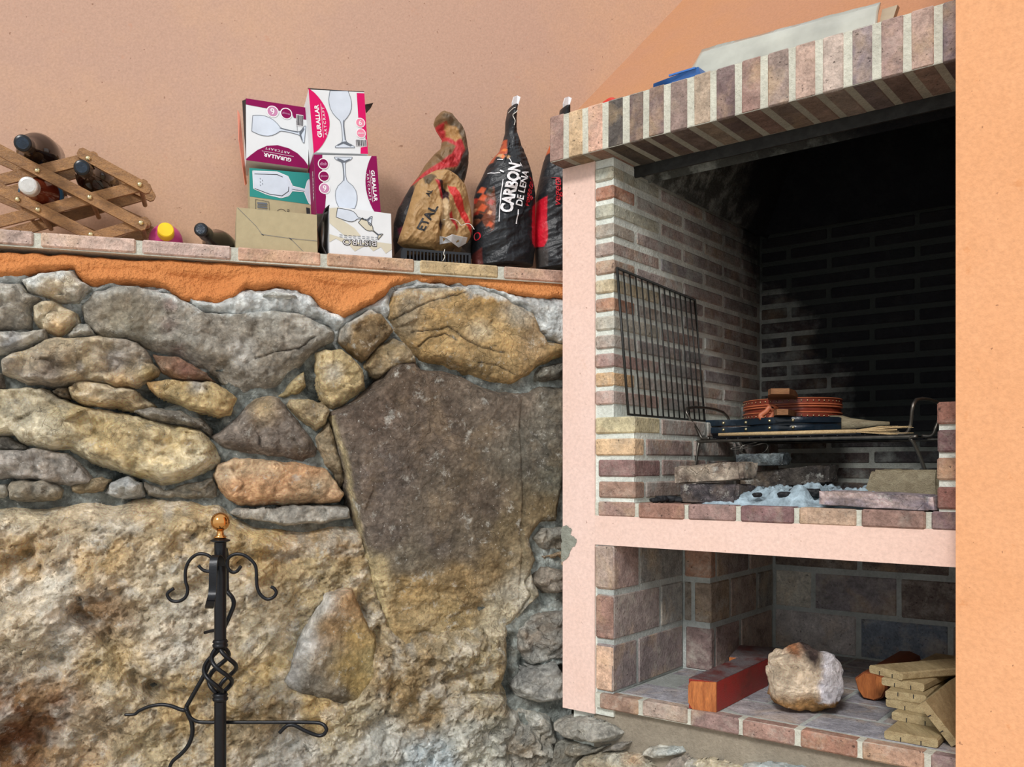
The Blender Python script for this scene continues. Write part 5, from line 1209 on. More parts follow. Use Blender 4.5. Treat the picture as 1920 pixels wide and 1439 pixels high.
# --- its folded-over front
def crB(X, Y): return .017 * ridged(X / 52 - Y / 80, Y / 70 + X / 60, 4, 4, .55, 37) + .012 * facets(X / 20, Y / 26, 8, 1.3, .6) - .014 * np.clip(1 - np.abs(X - (824 - (Y - 380) * .08)) / 7, 0, 1) * (Y > 352)
rowsB = [(324, 808, 832, .4), (330, 798, 850, .7), (338, 786, 862, .9), (350, 779, 872, 1), (370, 772, 877, 1), (395, 765, 882, 1), (420, 757, 885, 1), (446, 748, 882, 1), (456, 745, 876, .9), (462, 752, 858, .8), (468, 775, 838, .6), (473, 806, 828, .4)]
colB = painted(GOLD, [([(832, 356), (846, 362), (858, 382), (870, 405), (880, 430), (886, 452), (874, 436), (858, 412), (846, 392), (836, 374)], (196, 44, 40), 2), ([(812, 345), (822, 350), (834, 372), (830, 400), (820, 440), (814, 430), (822, 395), (818, 366)], (50, 26, 28), 2), ([(808, 345), (814, 348), (824, 372), (822, 384), (814, 360)], REDC, 2),
                      ([(790, 332), (806, 330), (812, 340), (800, 352), (792, 350)], (92, 76, 54), 3), ([(818, 385), (828, 380), (840, 430), (834, 440), (818, 420)], (188, 160, 122), 3), ([(832, 412), (838, 405), (852, 432), (850, 440)], REDC, 1.5)])
_, sB = bag('', rowsB, -.095, .042, colB, 'paperbag', '', '', crB, T=T, na=110, nr=130, part='folded_front')
surftext(T, sB, 'AL', 'inkblack', 796, 372, 14, 9, 62, .03); surftext(T, sB, 'ETAL', 'inkblack', 793, 418, 50, 15, 60, .03)
pw_ = [sB(x, y, o) for x, y, o in ((818, 450, .004), (826, 455, .012), (838, 450, .014), (858, 454, .012), (872, 450, .004), (870, 460, .008), (856, 468, .010), (838, 462, .012), (820, 463, .006))]
fl = mk('mouth_lining', pw_, [(0, 8, 7, 1), (1, 7, 2), (2, 7, 6, 3), (3, 6, 5, 4)], 'whitepaper', T, label='white paper lining at the mouth'); fl.modifiers.new('s', 'SOLIDIFY').thickness = .001
MB().tube(spline([sB(822, 422, .006), sB(838, 420, .008), sB(850, 424, .008), sB(856, 431, .009), sB(866, 428, .01), sB(876, 428, .012), swp(889, 430, -.03)], 5), .0009, 6).mk('string', 'string', T, smooth=True)
MB().tube(spline([swp(834, 468, -.03), swp(832, 476, -.028), swp(834, 482, -.028), swp(830, 490, -.028)], 5), .0009, 6).mk('string', 'string', T, smooth=True)
# --- black plastic crate under it
CR = thing('plastic_crate', 'low black slotted plastic crate under the brown sack', 'crate', sw(wu(820, -.08), -.08, LZ))
ca, cb_ = wu(752, -.03), wu(883, -.03); cz0, cz1 = LZ, wz(820, 470, -.03)
MB().wbox(ca, cb_, -.2, -.034, cz0, cz0 + .004).wbox(ca, cb_, -.034, -.03, cz0, cz0 + .006).wbox(ca, cb_, -.034, -.03, cz1 - .006, cz1).wbox(ca, cb_, -.2, -.196, cz0, cz1).wbox(ca, ca + .004, -.2, -.03, cz0, cz1).wbox(cb_ - .004, cb_, -.2, -.03, cz0, cz1).mk('frame', 'crate', CR)
x = ca + .002
while x < cb_ - .006:
    MB().wbox(x, x + (.012 if x < ca + .004 else .0035), -.036, -.029, cz0 + .004, cz1 - .004).mk('slat', 'crate', CR); x += .0088 if x > ca + .004 else .018
# --- black charcoal sacks
def crC(X, Y): return .008 * ridged(X / 60, Y / 26 + X / 90, 1, 4, .55, 41) + .008 * ridged(X / 16, Y / 150, 3, 3, .5, 43) * np.clip((330 - Y) / 90, .08, 1) + .009 * facets(X / 34, Y / 40, 11, 1.1, .6)
rowsC = [(205, 953, 967, .5), (214, 951, 965, .45), (228, 948, 966, .4), (250, 947, 968, .35), (268, 942, 974, .5), (285, 936, 981, .65), (300, 922, 986, .75), (315, 912, 991, .85), (335, 903, 996, .95), (352, 894, 999, 1), (370, 889, 1001, 1), (400, 888, 1002, 1), (440, 886, 1003, 1), (470, 884, 1002, 1), (500, 886, 998, .95)]
_emb = np.random.RandomState(2)
lay = [([(884, 390), (915, 360), (918, 385), (914, 440), (905, 446), (896, 420), (884, 430)], (110, 60, 40), 2), ([(940, 262), (946, 268), (940, 300), (925, 300), (918, 312), (912, 308)], (170, 74, 44), 2), ([(990, 395), (1004, 380), (1004, 470), (988, 464)], (206, 26, 48), 1.5), ([(882, 480), (896, 470), (900, 500), (882, 500)], (96, 44, 40), 2)]
for k in range(16):
    x = _emb.uniform(886, 913); y = _emb.uniform(362, 444); r = _emb.uniform(3, 8)
    lay.append(([(x - r, y), (x, y - r * 1.4), (x + r, y - 2), (x + r * .3, y + r)], [(196, 88, 54), (70, 60, 50), (210, 150, 110), (30, 26, 26), (160, 50, 36)][k % 5], 2))
for k in range(10):
    x = _emb.uniform(922, 942); y = _emb.uniform(266, 306); lay.append(([(x - 4, y), (x, y - 5), (x + 4, y), (x, y + 5)], [(220, 120, 60), (60, 30, 24), (190, 150, 110)][k % 3], 2))
colC = painted((30, 32, 36), lay)
T, sC = bag('charcoal_sack', rowsC, -.125, .058, colC, 'charbag', 'black charcoal sack with white lettering standing free left of the column', 'sack', crC, na=130, nr=180, group='black charcoal sacks on the ledge', part='sack_body')
def tuft(T, x, y, n):
    V = [swp(x + a, y + b, n + d) for a, b, d in ((-4, 22, 0), (3, 22, 0), (10, -2, .004), (4, -5, .0), (-2, -3, .004), (-5, 8, .006))]
    f = mk('tuft', V, [(0, 1, 2, 3, 4, 5)], 'whitepaper', T, label='white paper tuft at the tied neck'); f.modifiers.new('s', 'SOLIDIFY').thickness = .006
tuft(T, 966, 184, -.125)
MB().tube(spline([sC(950, 216, .003), sC(955, 213, .004), sC(963, 214, .003), sC(958, 222, .005), sC(953, 226, .005), sC(957, 236, .006), sC(956, 244, .006)], 5), .001, 6).mk('tie', 'string', T, smooth=True)
surftext(T, sC, 'CARBON', 'inkwhite', 942, 366, 92, 23, 79, .04, 0, .0, off=.005); surfline(T, sC, [(930, 337), (924, 333)], 'inkwhite', 2.6, 'lettering', .006)
surftext(T, sC, 'DE LEÑA', 'inkwhite', 962, 366, 66, 17, 79, .02, off=.005)
surftext(T, sC, 'vegetal', 'inkred', 981, 371, 52, 17, 77, .01, .35, off=.005)
surfline(T, sC, [(929, 350), (926, 375), (923, 405), (921, 428)], 'inkwhite', 1.6); surfline(T, sC, [(957, 405), (955, 420), (954, 431)], 'inkwhite', 2.2)
surfline(T, sC, [(943, 308), (946, 318)], 'inkwhite', 1.4); surfline(T, sC, [(962, 318), (965, 326)], 'inkwhite', 1.4); surfline(T, sC, [(908, 332), (916, 336), (925, 337)], 'inkwhite', 1.4); surfline(T, sC, [(924, 308), (932, 311)], 'inkwhite', 1.4)
ci = [(889 + 4 * math.cos(a), 448 + 7 * math.sin(a)) for a in np.linspace(0, 6.28, 12)]; surfline(T, sC, ci, 'inkred', 1.5, 'printed_ring')
rowsD = [(206, 1051, 1064, .5), (216, 1049, 1066, .45), (235, 1046, 1068, .4), (262, 1036, 1074, .55), (285, 1026, 1084, .7), (305, 1019, 1092, .85), (335, 1012, 1098, .95), (370, 1005, 1102, 1), (400, 1003, 1104, 1), (440, 1001, 1106, 1), (470, 1003, 1106, 1), (506, 1006, 1102, .95)]
colD = painted((30, 32, 36), [([(1000, 382), (1016, 376), (1018, 455), (1012, 468), (1000, 464)], (206, 26, 48), 1.5), ([(1026, 268), (1036, 258), (1030, 290), (1022, 292)], (190, 90, 50), 2), ([(1004, 470), (1018, 466), (1018, 504), (1006, 504)], (70, 66, 64), 2)])
T, sD = bag('charcoal_sack', rowsD, -.135, .055, colD, 'charbag', 'black charcoal sack half hidden behind the salmon column', 'sack', crC, na=110, nr=160, group='black charcoal sacks on the ledge', part='sack_body')
tuft(T, 1062, 186, -.135)
surftext(T, sD, 'vegetal', 'inkred', 1031, 368, 54, 16, 92, .01, .35, off=.005)
surftext(T, sD, 'DE LEÑA', 'inkwhite', 1050, 366, 64, 16, 92, .02, off=.005)
surftext(T, sD, 'CARBON', 'inkwhite', 1074, 364, 88, 20, 92, .045)

# ================================================================== ON THE HOOD
T = thing('wrapped_board', 'long board wrapped in shiny clear plastic lying on top of the hood', 'board', fp(ft(1460, .04), .04, ZH))
t0, t1 = ft(1270, .03), ft(1650, .06)
V = []; F = []; nx = 60; nz = 9
for i in range(nx + 1):
    f = i / nx; t = t0 + (t1 - t0) * f
    for j in range(nz + 1):
        g = j / nz; lead = .06 * (1 - g) * 0
        hgt = (.112 - .020 * f) * (min(1, .45 + f * 5.5))
        cr_ = .005 * float(ridged(np.array([t * 9.]), np.array([g * 5.]), 1, 3)[0]) + .003 * float(facets(np.array([t * 30.]), np.array([g * 6.]), 3)[0])
        sag = .010 * math.sin(g * math.pi)
        V.append(fp(t + g * .0, .035 + .03 * g - cr_ - sag, ZH + .001 + hgt * g))
for i in range(nx):
    for j in range(nz): a = i * (nz + 1) + j; F.append((a, a + nz + 1, a + nz + 2, a + 1))
o = mk('plastic_wrap', V, F, 'plastic_wrap', T, smooth=True); o.modifiers.new('s', 'SOLIDIFY').thickness = .004; o.modifiers['s'].offset = -1
MB().hexa([fp(t1 - .005, .045, ZH), fp(t1 + .014, .045, ZH), fp(t1 + .014, .06, ZH), fp(t1 - .005, .06, ZH), fp(t1 + .0, .075, ZH + .083), fp(t1 + .03, .075, ZH + .083), fp(t1 + .03, .09, ZH + .083), fp(t1, .09, ZH + .083)]).mk('board_end', 'board', T, label='bare beige board end')
T = thing('blue_tray', 'thin bright blue plastic piece on top of the hood', 'tray', fp(ft(1272, -.02), -.02, ZH))
b0, b1 = ft(1228, -.02), ft(1322, -.02)
MB().hexa([fp(b0, -.03, ZH), fp(b1, -.035, ZH), fp(b1, .0, ZH), fp(b0, .005, ZH), fp(b0 + .01, -.045, ZH + .012), fp(b1 - .004, -.045, ZH + .020), fp(b1 - .004, -.0, ZH + .021), fp(b0 + .01, .0, ZH + .013)]).mk('tray_body', 'blue', T)
MB().fbox(b0 + .05, b1 - .01, -.048, -.044, ZH + .017, ZH + .0205).mk('tray_rim', 'blue', T)
o = MB().tube(spline([fp(ft(x, -.02), -.02, ZH + h) for x, h in ((1118, .002), (1128, .006), (1138, .010), (1146, .013), (1152, .009), (1158, .004))], 5), [.005 + .003 * math.sin(k / 25 * math.pi) for k in range(26)], 8).mk('red_clip', 'red', None, smooth=True, label='small bright red clip lying on the hood edge', cat='clip')

# ================================================================== IN THE FIREBOX
def wire(T, name, pts, r, mat='chrome', n=5, sp=True): return MB().tube(spline(pts, n) if sp else pts, r, 8).mk(name, mat, T, smooth=True)
# rack leaning on the left side
T = thing('grill_grate', 'wire grill grate leaning against the left inner wall of the firebox', 'grate', fp(.17, .25, .117))
TL = fp(.1545, fd(1157, .1545), fdz(1157, 503, .1545)); TRc = fp(.1545, fd(1303, .1545), fdz(1303, 563, .1545))
BL = fp(.186, .004, .1215); BR = fp(.186, fd(1321, .186), .1215)
fr = [TL, TL * .04 + TRc * .96, TRc * .97 + BR * .03, BR, BL]
wire(T, 'frame', [TL, TRc, BR, BL, TL], .0036, 'steel', sp=False)
for k in range(1, 14):
    f = k / 14; wire(T, 'bar', [TL * (1 - f) + TRc * f, BL * (1 - f) + BR * f], .0021, 'steel', sp=False)
# low grill on legs
GZ = .0635
T = thing('grill_stand', 'low steel grill on bent wire legs standing over the ashes', 'grill', fp(.5, .45, ZHT))
GL = fp(.214, fd(1312, .214), GZ); GR = atz(1706, 820, .0625); GR[2] = EYE + GZ
gd = GR - GL; bk = S2 * .27; gu = gd / np.linalg.norm(gd)
wire(T, 'leg', [at(1302, 892, GL[1] - .0), at(1307, 850, GL[1]), GL - gu * .002 + UP * -.006, GL + gu * .01, GR - gu * .03, GR - UP * .004, at(1722, 850, GR[1]), at(1737, 890, GR[1])], .0042, n=6)
b1_, b2_ = GL + bk, GR + bk
for f in (0, 1):
    o_ = bk * f
    if f: wire(T, 'leg', [at(1302, 892, GL[1]) + o_, GL + o_ - UP * .006, GL + gu * .01 + o_, GR - gu * .03 + o_, GR - UP * .004 + o_, at(1737, 890, GR[1]) + o_], .0042, n=6)
hz = UP * .008
for e0, e1, px_, py_, s_ in ((GL, bk, 1288, 772, -1), (GR, bk, 1718, 757, 1)):
    q0 = e0 + hz; q1 = e0 + bk * .8 + hz; upv = at(px_, py_, e0[1]) - e0
    wire(T, 'handle', [q0 + gu * .03 * -s_, q0 + gu * .008 * -s_, q0 + upv * .12 + UP * .01, q0 + upv, q1 + upv, q1 + upv * .12 + UP * .01, q1 + gu * .008 * -s_, q1 + gu * .03 * -s_], .004, n=4)
for k in range(16):
    f = k / 15; a = GL + gu * .015 + (gd - gu * .05) * f + hz * .7; wire(T, 'bar', [a, a + bk], .0024, 'iron', sp=False)
for f in (0.03, .97): wire(T, 'rail', [GL + hz * .4 + bk * f, GR + hz * .4 + bk * f - gu * .03], .003, 'iron', sp=False)
TOPG = GZ + .0085
# loose wire loop hanging under it
wire(thing('wire_handle', 'thin bent wire loop hooked under the front of the grill', 'wire', at(1400, 842, GL[1] - .07)), 'loop', [at(x, y, GL[1] - .09) for x, y in ((1400, 836), (1372, 841), (1376, 844), (1400, 840), (1432, 832), (1440, 838), (1430, 850), (1408, 853), (1392, 850), (1388, 843), (1396, 835), (1420, 830))], .0018, 'chrome')
# bellows
def outline(w_, l_, n=40):
    return [(l_ * .5 * math.cos(a), w_ * .5 * math.sin(a)) for a in np.linspace(0, 2 * math.pi, n, endpoint=False)]
def slab(pts, ax, ay, ctr, z0, z1, bev=.002, tilt=0.0):
    n = len(pts); V = []; F = []
    for z, k in ((z0, .985), (z0 + bev, 1), (z1 - bev, 1), (z1, .985)):
        for x, y in pts: V.append(ctr + ax * x * k + ay * y * k + UP * (z + tilt * x))
    for r_ in range(3):
        for i in range(n): j = (i + 1) % n; F.append((r_ * n + i, r_ * n + j, r_ * n + n + j, r_ * n + n + i))
    F.append(tuple(range(n - 1, -1, -1))); F.append(tuple(range(3 * n, 4 * n))); return V, F
# brown leather bellows lying on the black one, seen handle-on
YB = 2.42; cB = at(1507, 780, YB); zc0 = EYE + .1240; ctr = np.array([cB[0], cB[1] + .10, 0])
ax, ay = R2, S2
T = thing('brown_bellows', 'brown leather round fireplace bellows lying on top of the black bellows', 'bellows', (ctr[0], ctr[1], zc0 + .0))
round_ = outline(.262, .262)
zb0 = zc0
for nm, z0, z1, mt in (('lower_board', 0, .017, 'leather'), ('rim', .0165, .0205, 'leather_edge'), ('rim', .031, .035, 'leather_edge'), ('rim', .0375, .0415, 'leather_edge'), ('upper_board', .041, .054, 'leather'), ('rim', .0535, .0565, 'leather_edge')):
    k = 1.0 if 'board' in nm else 1.015
    V, F = slab([(x * k, y * k) for x, y in round_], ax, ay, ctr, zb0 + z0, zb0 + z1, .001, .012 if z0 > .03 else 0); mk(nm, V, F, mt, T, smooth=True, sharp=40)
V, F = slab([(x * .98, y * .98) for x, y in round_], ax, ay, ctr, zb0 + .019, zb0 + .034, .004); mk('leather_fold', V, F, 'leather', T, smooth=True)
V, F = slab([(x * .99, y * .99) for x, y in round_], ax, ay, ctr, zb0 + .034, zb0 + .039, .001); mk('leather_fold', V, F, 'leather', T, smooth=True)
for (xa, xb, za, zb_) in ((1440, 1492, .052, .066), (1451, 1490, .001, .015)):
    hh = [at(xa, 745, YB - .16), at(xa + 6, 745, YB - .20), at(xb - 12, 745, YB - .20), at(xb, 745, YB - .13), at(xb + 4, 745, YB + .0), at(xa, 745, YB)]
    MB().prism([(p[0], p[1], zb0 + za) for p in hh], UP * (zb_ - za)).mk('handle', 'handlewood', T)
for k in range(26):
    a = math.pi + math.pi * (k + .5) / 26; p = ctr + ax * .1325 * math.cos(a) + ay * .1325 * math.sin(a)
    for z in (.009, .048): MB().lathe(p + UP * (zb0 + z + (.012 * .13 * math.cos(a) if z > .03 else 0)) , -(ctr - p) * 1.0, [(0, .0022), (.0008, .0018), (.0015, .0004)], 6).mk('stud', 'stud', T, smooth=True)
lp = [at(x, y, YB - .10) for x, y in ((1452, 770), (1444, 764), (1437, 772), (1426, 780), (1430, 786), (1440, 789), (1447, 782), (1452, 774), (1456, 766), (1446, 763))]
mm = MB().tube(spline(lp, 4), .0035, 6, flat=1.9); mm.mk('strap', 'leather_edge', T, smooth=True, label='tan leather strap loop')
gp_ = MB(); q0 = GL + gu * .03; GT = thing('griddle_plate', 'dark iron plate lying on the grill under the black bellows', 'griddle', q0 * (1, 1, 0) + UP * (EYE + TOPG))
qq = [q0 + S2 * .02, q0 + gu * .40 + S2 * .02, q0 + gu * .40 + S2 * .25, q0 + S2 * .25]; qq = [np.array([a[0], a[1], EYE + TOPG]) for a in qq]
MB().hexa(qq + [a + UP * .009 for a in qq]).mk('plate', 'iron', GT); MB().tube([a + UP * .0105 for a in qq] + [qq[0] + UP * .0105], .003, 6).mk('raised_rim', 'iron', GT)
# black bellows under it: pear shape, handle left, nozzle right
YK = 2.36; pL = at(1326, 800, YK + .10); pR = at(1580, 800, YK - .06); dk = pR - pL; dk[2] = 0; LK = np.linalg.norm(dk); dk /= LK; dn = np.array([-dk[1], dk[0], 0])
def pear(k=1):
    w_ = [(0, .016), (.05, .022), (.16, .024), (.28, .022), (.36, .04), (.46, .078), (.6, .10), (.74, .10), (.86, .08), (.95, .05), (1, .03)]
    return [(LK * a, -b * k) for a, b in w_] + [(LK * a, b * k) for a, b in w_[::-1]]
zk0 = EYE + .0868; T = thing('black_bellows', 'black leather fireplace bellows with brass studs and olive nozzle lying on the grill', 'bellows', (pL + dk * LK * .6) * (1, 1, 0) + UP * zk0)
zt_ = zb0 - zk0 - .001
mid = zt_ / 2
V, F = slab(pear(), dk, dn, pL * (1, 1, 0), zk0 + .001, zk0 + mid - .002, .002); mk('lower_board', V, F, 'blackleather', T, smooth=True, sharp=40)
V, F = slab(pear(), dk, dn, pL * (1, 1, 0), zk0 + mid + .002, zk0 + zt_, .002); mk('upper_board', V, F, 'blackleather', T, smooth=True, sharp=40)
V, F = slab([(x, y * .9) for x, y in pear() if x > LK * .3], dk, dn, pL * (1, 1, 0), zk0 + .006, zk0 + zt_ - .006, .006); mk('leather_fold', V, F, 'blackleather', T, smooth=True)
nz = (pR * (1, 1, 0)) + UP * (zk0 + mid)
MB().lathe(nz - dk * .03, dk, [(0, .024), (.03, .023), (.05, .016), (.10, .008), (.14, .005), (.141, .002)], 16).mk('nozzle', 'block', T, smooth=True, label='olive grey nozzle')
V, F = slab([(LK * .02, -.012), (LK * .30, -.018), (LK * .30, .018), (LK * .02, .012)], dk, dn, pL * (1, 1, 0), zk0 + .000, zk0 + .006, .001); mk('wood_edge', V, F, 'leather_edge', T)
for f in (.145, .32, .53, .70): 
    for zz in (mid * .5, mid * 1.5):
        w_ = np.interp(f, [0, .05, .16, .28, .36, .46, .6, .74], [.016, .022, .024, .022, .04, .078, .10, .10]); p = pL * (1, 1, 0) + dk * LK * f - dn * w_ + UP * (zk0 + zz)
        MB().lathe(p, -dn, [(0, .0045), (.002, .004), (.0035, .0008)], 12).mk('stud', 'stud', T, smooth=True)
# pale stick in front
sa, sb = at(1348, 819, 2.22), at(1605, 810, 2.0); sa[2] = sb[2] = EYE + TOPG + .0045
T = thing('wooden_stick', 'long pale wooden stick with frayed end lying on the grill front', 'stick', (sa + sb) / 2)
MB().tube([sa, sa * .5 + sb * .5, sb], [.004, .0045, .0045], 8).mk('shaft', 'palewood', T, smooth=True)
dd = (sb - sa) / np.linalg.norm(sb - sa)
for k in range(7):
    ang = k * 2.4; off = np.array([0, 0, 1.]) * .004 * math.cos(ang) + S2 * .004 * math.sin(ang); MB().tube([sb - dd * .01, sb + dd * (.05 + .02 * (k % 3)) + off * 2, sb + dd * (.09 + .03 * (k % 2)) + off * 2.2], [.002, .0014, .0004], 5).mk('fibre', 'palewood', T)
# rocks, bricks, wood and ash on the hearth
def blob(name, ctr, rad, rot, mat, parent=None, sd_=0, amp=.18, boxy=.55, cols=None, sub=5, label=None, cat=None, fs=2.2, **k):
    import bmesh
    bm = bmesh.new(); bmesh.ops.create_icosphere(bm, subdivisions=sub, radius=1); V = np.array([v.co[:] for v in bm.verts]); F = [tuple(v.index for v in f.verts) for f in bm.faces]; bm.free()
    L = np.max(np.abs(V), axis=1, keepdims=True); V = V * (1 - boxy) + V / L * boxy
    n = fbm(V[:, 0] * fs + sd_, V[:, 1] * fs, V[:, 2] * fs, 4, .5, sd_); f = facets(V[:, 0] * fs + V[:, 2] * 1.3 + sd_, V[:, 1] * fs + V[:, 2] * fs * .8, sd_, 1.1, .5)
    V = V * (1 + amp * n + amp * .7 * f)[:, None]; U = V.copy(); V = V * rad; a = rot
    V = np.stack([V[:, 0] * math.cos(a) - V[:, 1] * math.sin(a), V[:, 0] * math.sin(a) + V[:, 1] * math.cos(a), V[:, 2]], 1)
    V[:, 2] -= V[:, 2].min(); V[:, :2] += np.array(ctr)[:2]; V[:, 2] += ctr[2]
    return mk(name, V, F, mat, parent, label=label, cat=cat, smooth=True, cols=cols(U, V) if cols else None, **k)
def flatc(*cc):
    def f(U, V):
        w3 = np.clip(fbm(U[:, 0] * 2.5, U[:, 1] * 2.5, U[:, 2] * 2.5, 4, .6, 5) * 2.4 + .5, 0, 1)[:, None]; return L3(cc[0]) * (1 - w3) + L3(cc[1]) * w3
    return f
ZE = EYE + ZHT
def hearthpt(px, s): p = fp(ft(px, s), s, 0); return np.array([p[0], p[1], ZE])
def loosebrick(label, px, s, dims, rot, cc, z=None, tilt=0, mat='rock', sd_=3, amp=.035, cat='brick'):
    p = hearthpt(px, s); 
    if z is not None: p[2] = z
    import bmesh
    bm = bmesh.new(); bmesh.ops.create_cube(bm, size=1); bmesh.ops.bevel(bm, geom=bm.edges[:], offset=.06, segments=2, affect='EDGES'); bmesh.ops.subdivide_edges(bm, edges=bm.edges[:], cuts=5, use_grid_fill=True)
    V = np.array([v.co[:] for v in bm.verts]); F = [tuple(v.index for v in f.verts) for f in bm.faces]; bm.free()
    V = V * dims; n = fbm(V[:, 0] * 40 + sd_, V[:, 1] * 40, V[:, 2] * 40, 3, .5, sd_); V = V * (1 + amp * n)[:, None]; V += .003 * np.stack([n, n, n], 1)
    if cat == 'firewood': V[:, 0] = np.where(V[:, 0] < 0, V[:, 0] * (1 - .22 * np.clip((V[:, 2] + .01) / .05, 0, 1)), V[:, 0])
    V[:, 2] += V[:, 0] * tilt; a = FPROT + rot; V = np.stack([V[:, 0] * math.cos(a) - V[:, 1] * math.sin(a), V[:, 0] * math.sin(a) + V[:, 1] * math.cos(a), V[:, 2]], 1)
    V[:, 2] -= V[:, 2].min(); V += p
    return mk('loose_brick' if cat == 'brick' else cat, V, F, mat, None, label=label, cat=cat, smooth=True, cols=flatc(*cc)(V * 20, V), sharp=50)
loosebrick('dark loose brick lying flat at the left of the hearth under a burnt one', 1345, .085, (.142, .10, .043), 0, ((96, 88, 88), (70, 66, 68)), sd_=3)
loosebrick('burnt lime-spotted loose brick on top of the dark one, left on the hearth', 1342, .10, (.165, .10, .040), .05, ((112, 96, 84), (176, 160, 140)), z=ZE + .0445, tilt=.07, sd_=8, amp=.07)
loosebrick('long sooty brick propped aslant at the back of the ashes', 1478, .36, (.225, .07, .045), .02, ((92, 84, 76), (72, 66, 62)), z=ZE + .024, tilt=.10, sd_=12)
loosebrick('grey flaky stone chip behind the burnt brick', 1430, .33, (.12, .06, .03), .1, ((110, 118, 118), (80, 86, 88)), z=ZE + .0855, tilt=.02, sd_=22, amp=.09, cat='stone')
loosebrick('pinkish flat brick lying low at the right front of the hearth', 1652, .045, (.222, .09, .030), -.05, ((176, 156, 152), (120, 112, 122)), sd_=15, tilt=-.03)
o = loosebrick('grey weathered block of firewood with knots, right on the hearth', 1700, .15, (.150, .085, .074), .0, ((176, 164, 132), (138, 122, 92)), z=ZE + .003, mat='block', sd_=5, amp=.03, cat='firewood')
# ash bed
nx, ny = 120, 60; aa, bb_ = np.meshgrid(np.linspace(0, 1, nx), np.linspace(0, 1, ny)); t_ = .36 + aa.ravel() * .42; s_ = .03 + bb_.ravel() * .42
h_ = np.clip(np.minimum(np.minimum(aa, 1 - aa), np.minimum(bb_ * 1.6, 1 - bb_)).ravel() * 7, 0, 1) ** .7 * (.018 + .030 * fbm(t_ * 18, s_ * 18, 0, 4, .65, 3) + .016 * facets(t_ * 34, s_ * 34, 3, 1.5, .5) + .008 * ridged(t_ * 60, s_ * 60, 1, 3, .6)) + .002 * fbm(t_ * 90, s_ * 90, 0, 2)
V = C0 + np.outer(t_, R2) + np.outer(s_, S2) + np.outer(ZHT - .001 + np.maximum(h_, -.004), UP)
i, j = np.meshgrid(np.arange(ny - 1), np.arange(nx - 1), indexing='ij'); q = (i * nx + j).ravel(); F = np.stack([q, q + 1, q + nx + 1, q + nx], 1)
mk('ash_bed', V, F, 'ash', None, label='bed of pale bluish wood ash on the hearth', cat='ash', kind='stuff', smooth=True)
coals = [(1470, .05, .010), (1495, .2, .014), (1524, .10, .015), (1240, .03, .012), (1256, .05, .013), (1228, .02, .009), (1276, .05, .011), (1420, .03, .008)]
for k, (x, s, r) in enumerate(coals):
    o = blob('charcoal', hearthpt(x, s) + UP * (.0005 if x < 1300 else .018), (r * 1.3, r, r * .6), k * .7, 'coal', None, 40 + k, .25, .5, sub=3, label='small lump of black charcoal at the front left corner of the hearth' if x < 1300 else 'small lump of black charcoal half sunk in the pale ash', cat='charcoal', group='charcoal lumps in the corner' if x < 1300 else 'charcoal lumps in the ash')

# ================================================================== IN THE WOOD STORE
ZF = EYE + ZL
def beamobj(name, label, cat, P1, d, wv, L, w_, h, z0, mats, ch=.004):
    d = d / np.linalg.norm(d); T = thing(name, label, cat, P1 * (1, 1, 0) + UP * z0)
    P = [P1, P1 + d * L, P1 + d * L + wv * w_, P1 + wv * w_]; lo_ = [np.array([p[0], p[1], z0]) for p in P]; hi_ = [p + UP * h for p in lo_]
    return T, lo_, hi_
# red painted timber
P1 = atz(1344, 1336, ZL); d = np.array([.60, .80, 0]); d /= np.linalg.norm(d); wv = np.array([-.86, .50, 0]); wv /= np.linalg.norm(wv)
T, lo_, hi_ = beamobj('red_timber', 'square timber with red painted side and raw end grain lying toward the front', 'timber', P1, d, wv, .30, .064, .066, ZF, None)
MB().hexa([lo_[0], lo_[1], lo_[2], lo_[3], hi_[0], hi_[1], hi_[2], hi_[3]]).mk('timber_body', 'redwood', T)
ep = [lo_[3] + UP * .014, lo_[3] - wv * .01, lo_[0] - wv * -.0, hi_[0], hi_[3] - UP * .004 - wv * .006, hi_[3] - UP * .014]
MB().prism(ep, -d * .004).mk('sawn_end', 'endgrain', T, label='orange sawn end grain')
tpq = [hi_[0], hi_[1], hi_[2], hi_[3]]; MB().prism([p + UP * .0002 for p in tpq][::-1], UP * .0016).mk('top_face', 'greywood', T, label='dusty grey top face')
P1 = atz(1446, 1262, ZL + .052); z0 = ZF
P1 = at(1447, 1262, 2.30); T, lo_, hi_ = beamobj('grey_timber', 'weathered timber with flaking red paint lying behind the red timber', 'timber', P1, np.array([.40, .92, 0]), np.array([-.93, .36, 0]), .16, .105, .052, ZF, None)
MB().hexa([lo_[0], lo_[1], lo_[2], lo_[3], hi_[0], hi_[1], hi_[2], hi_[3]]).mk('timber_body', 'greywood', T)
MB().prism([lo_[3] + UP * .03, lo_[0] + UP * .034, hi_[0] - UP * .003, hi_[3] - UP * .002], -S2 * .003).mk('broken_end', 'endgrain', T, label='splintered orange end')
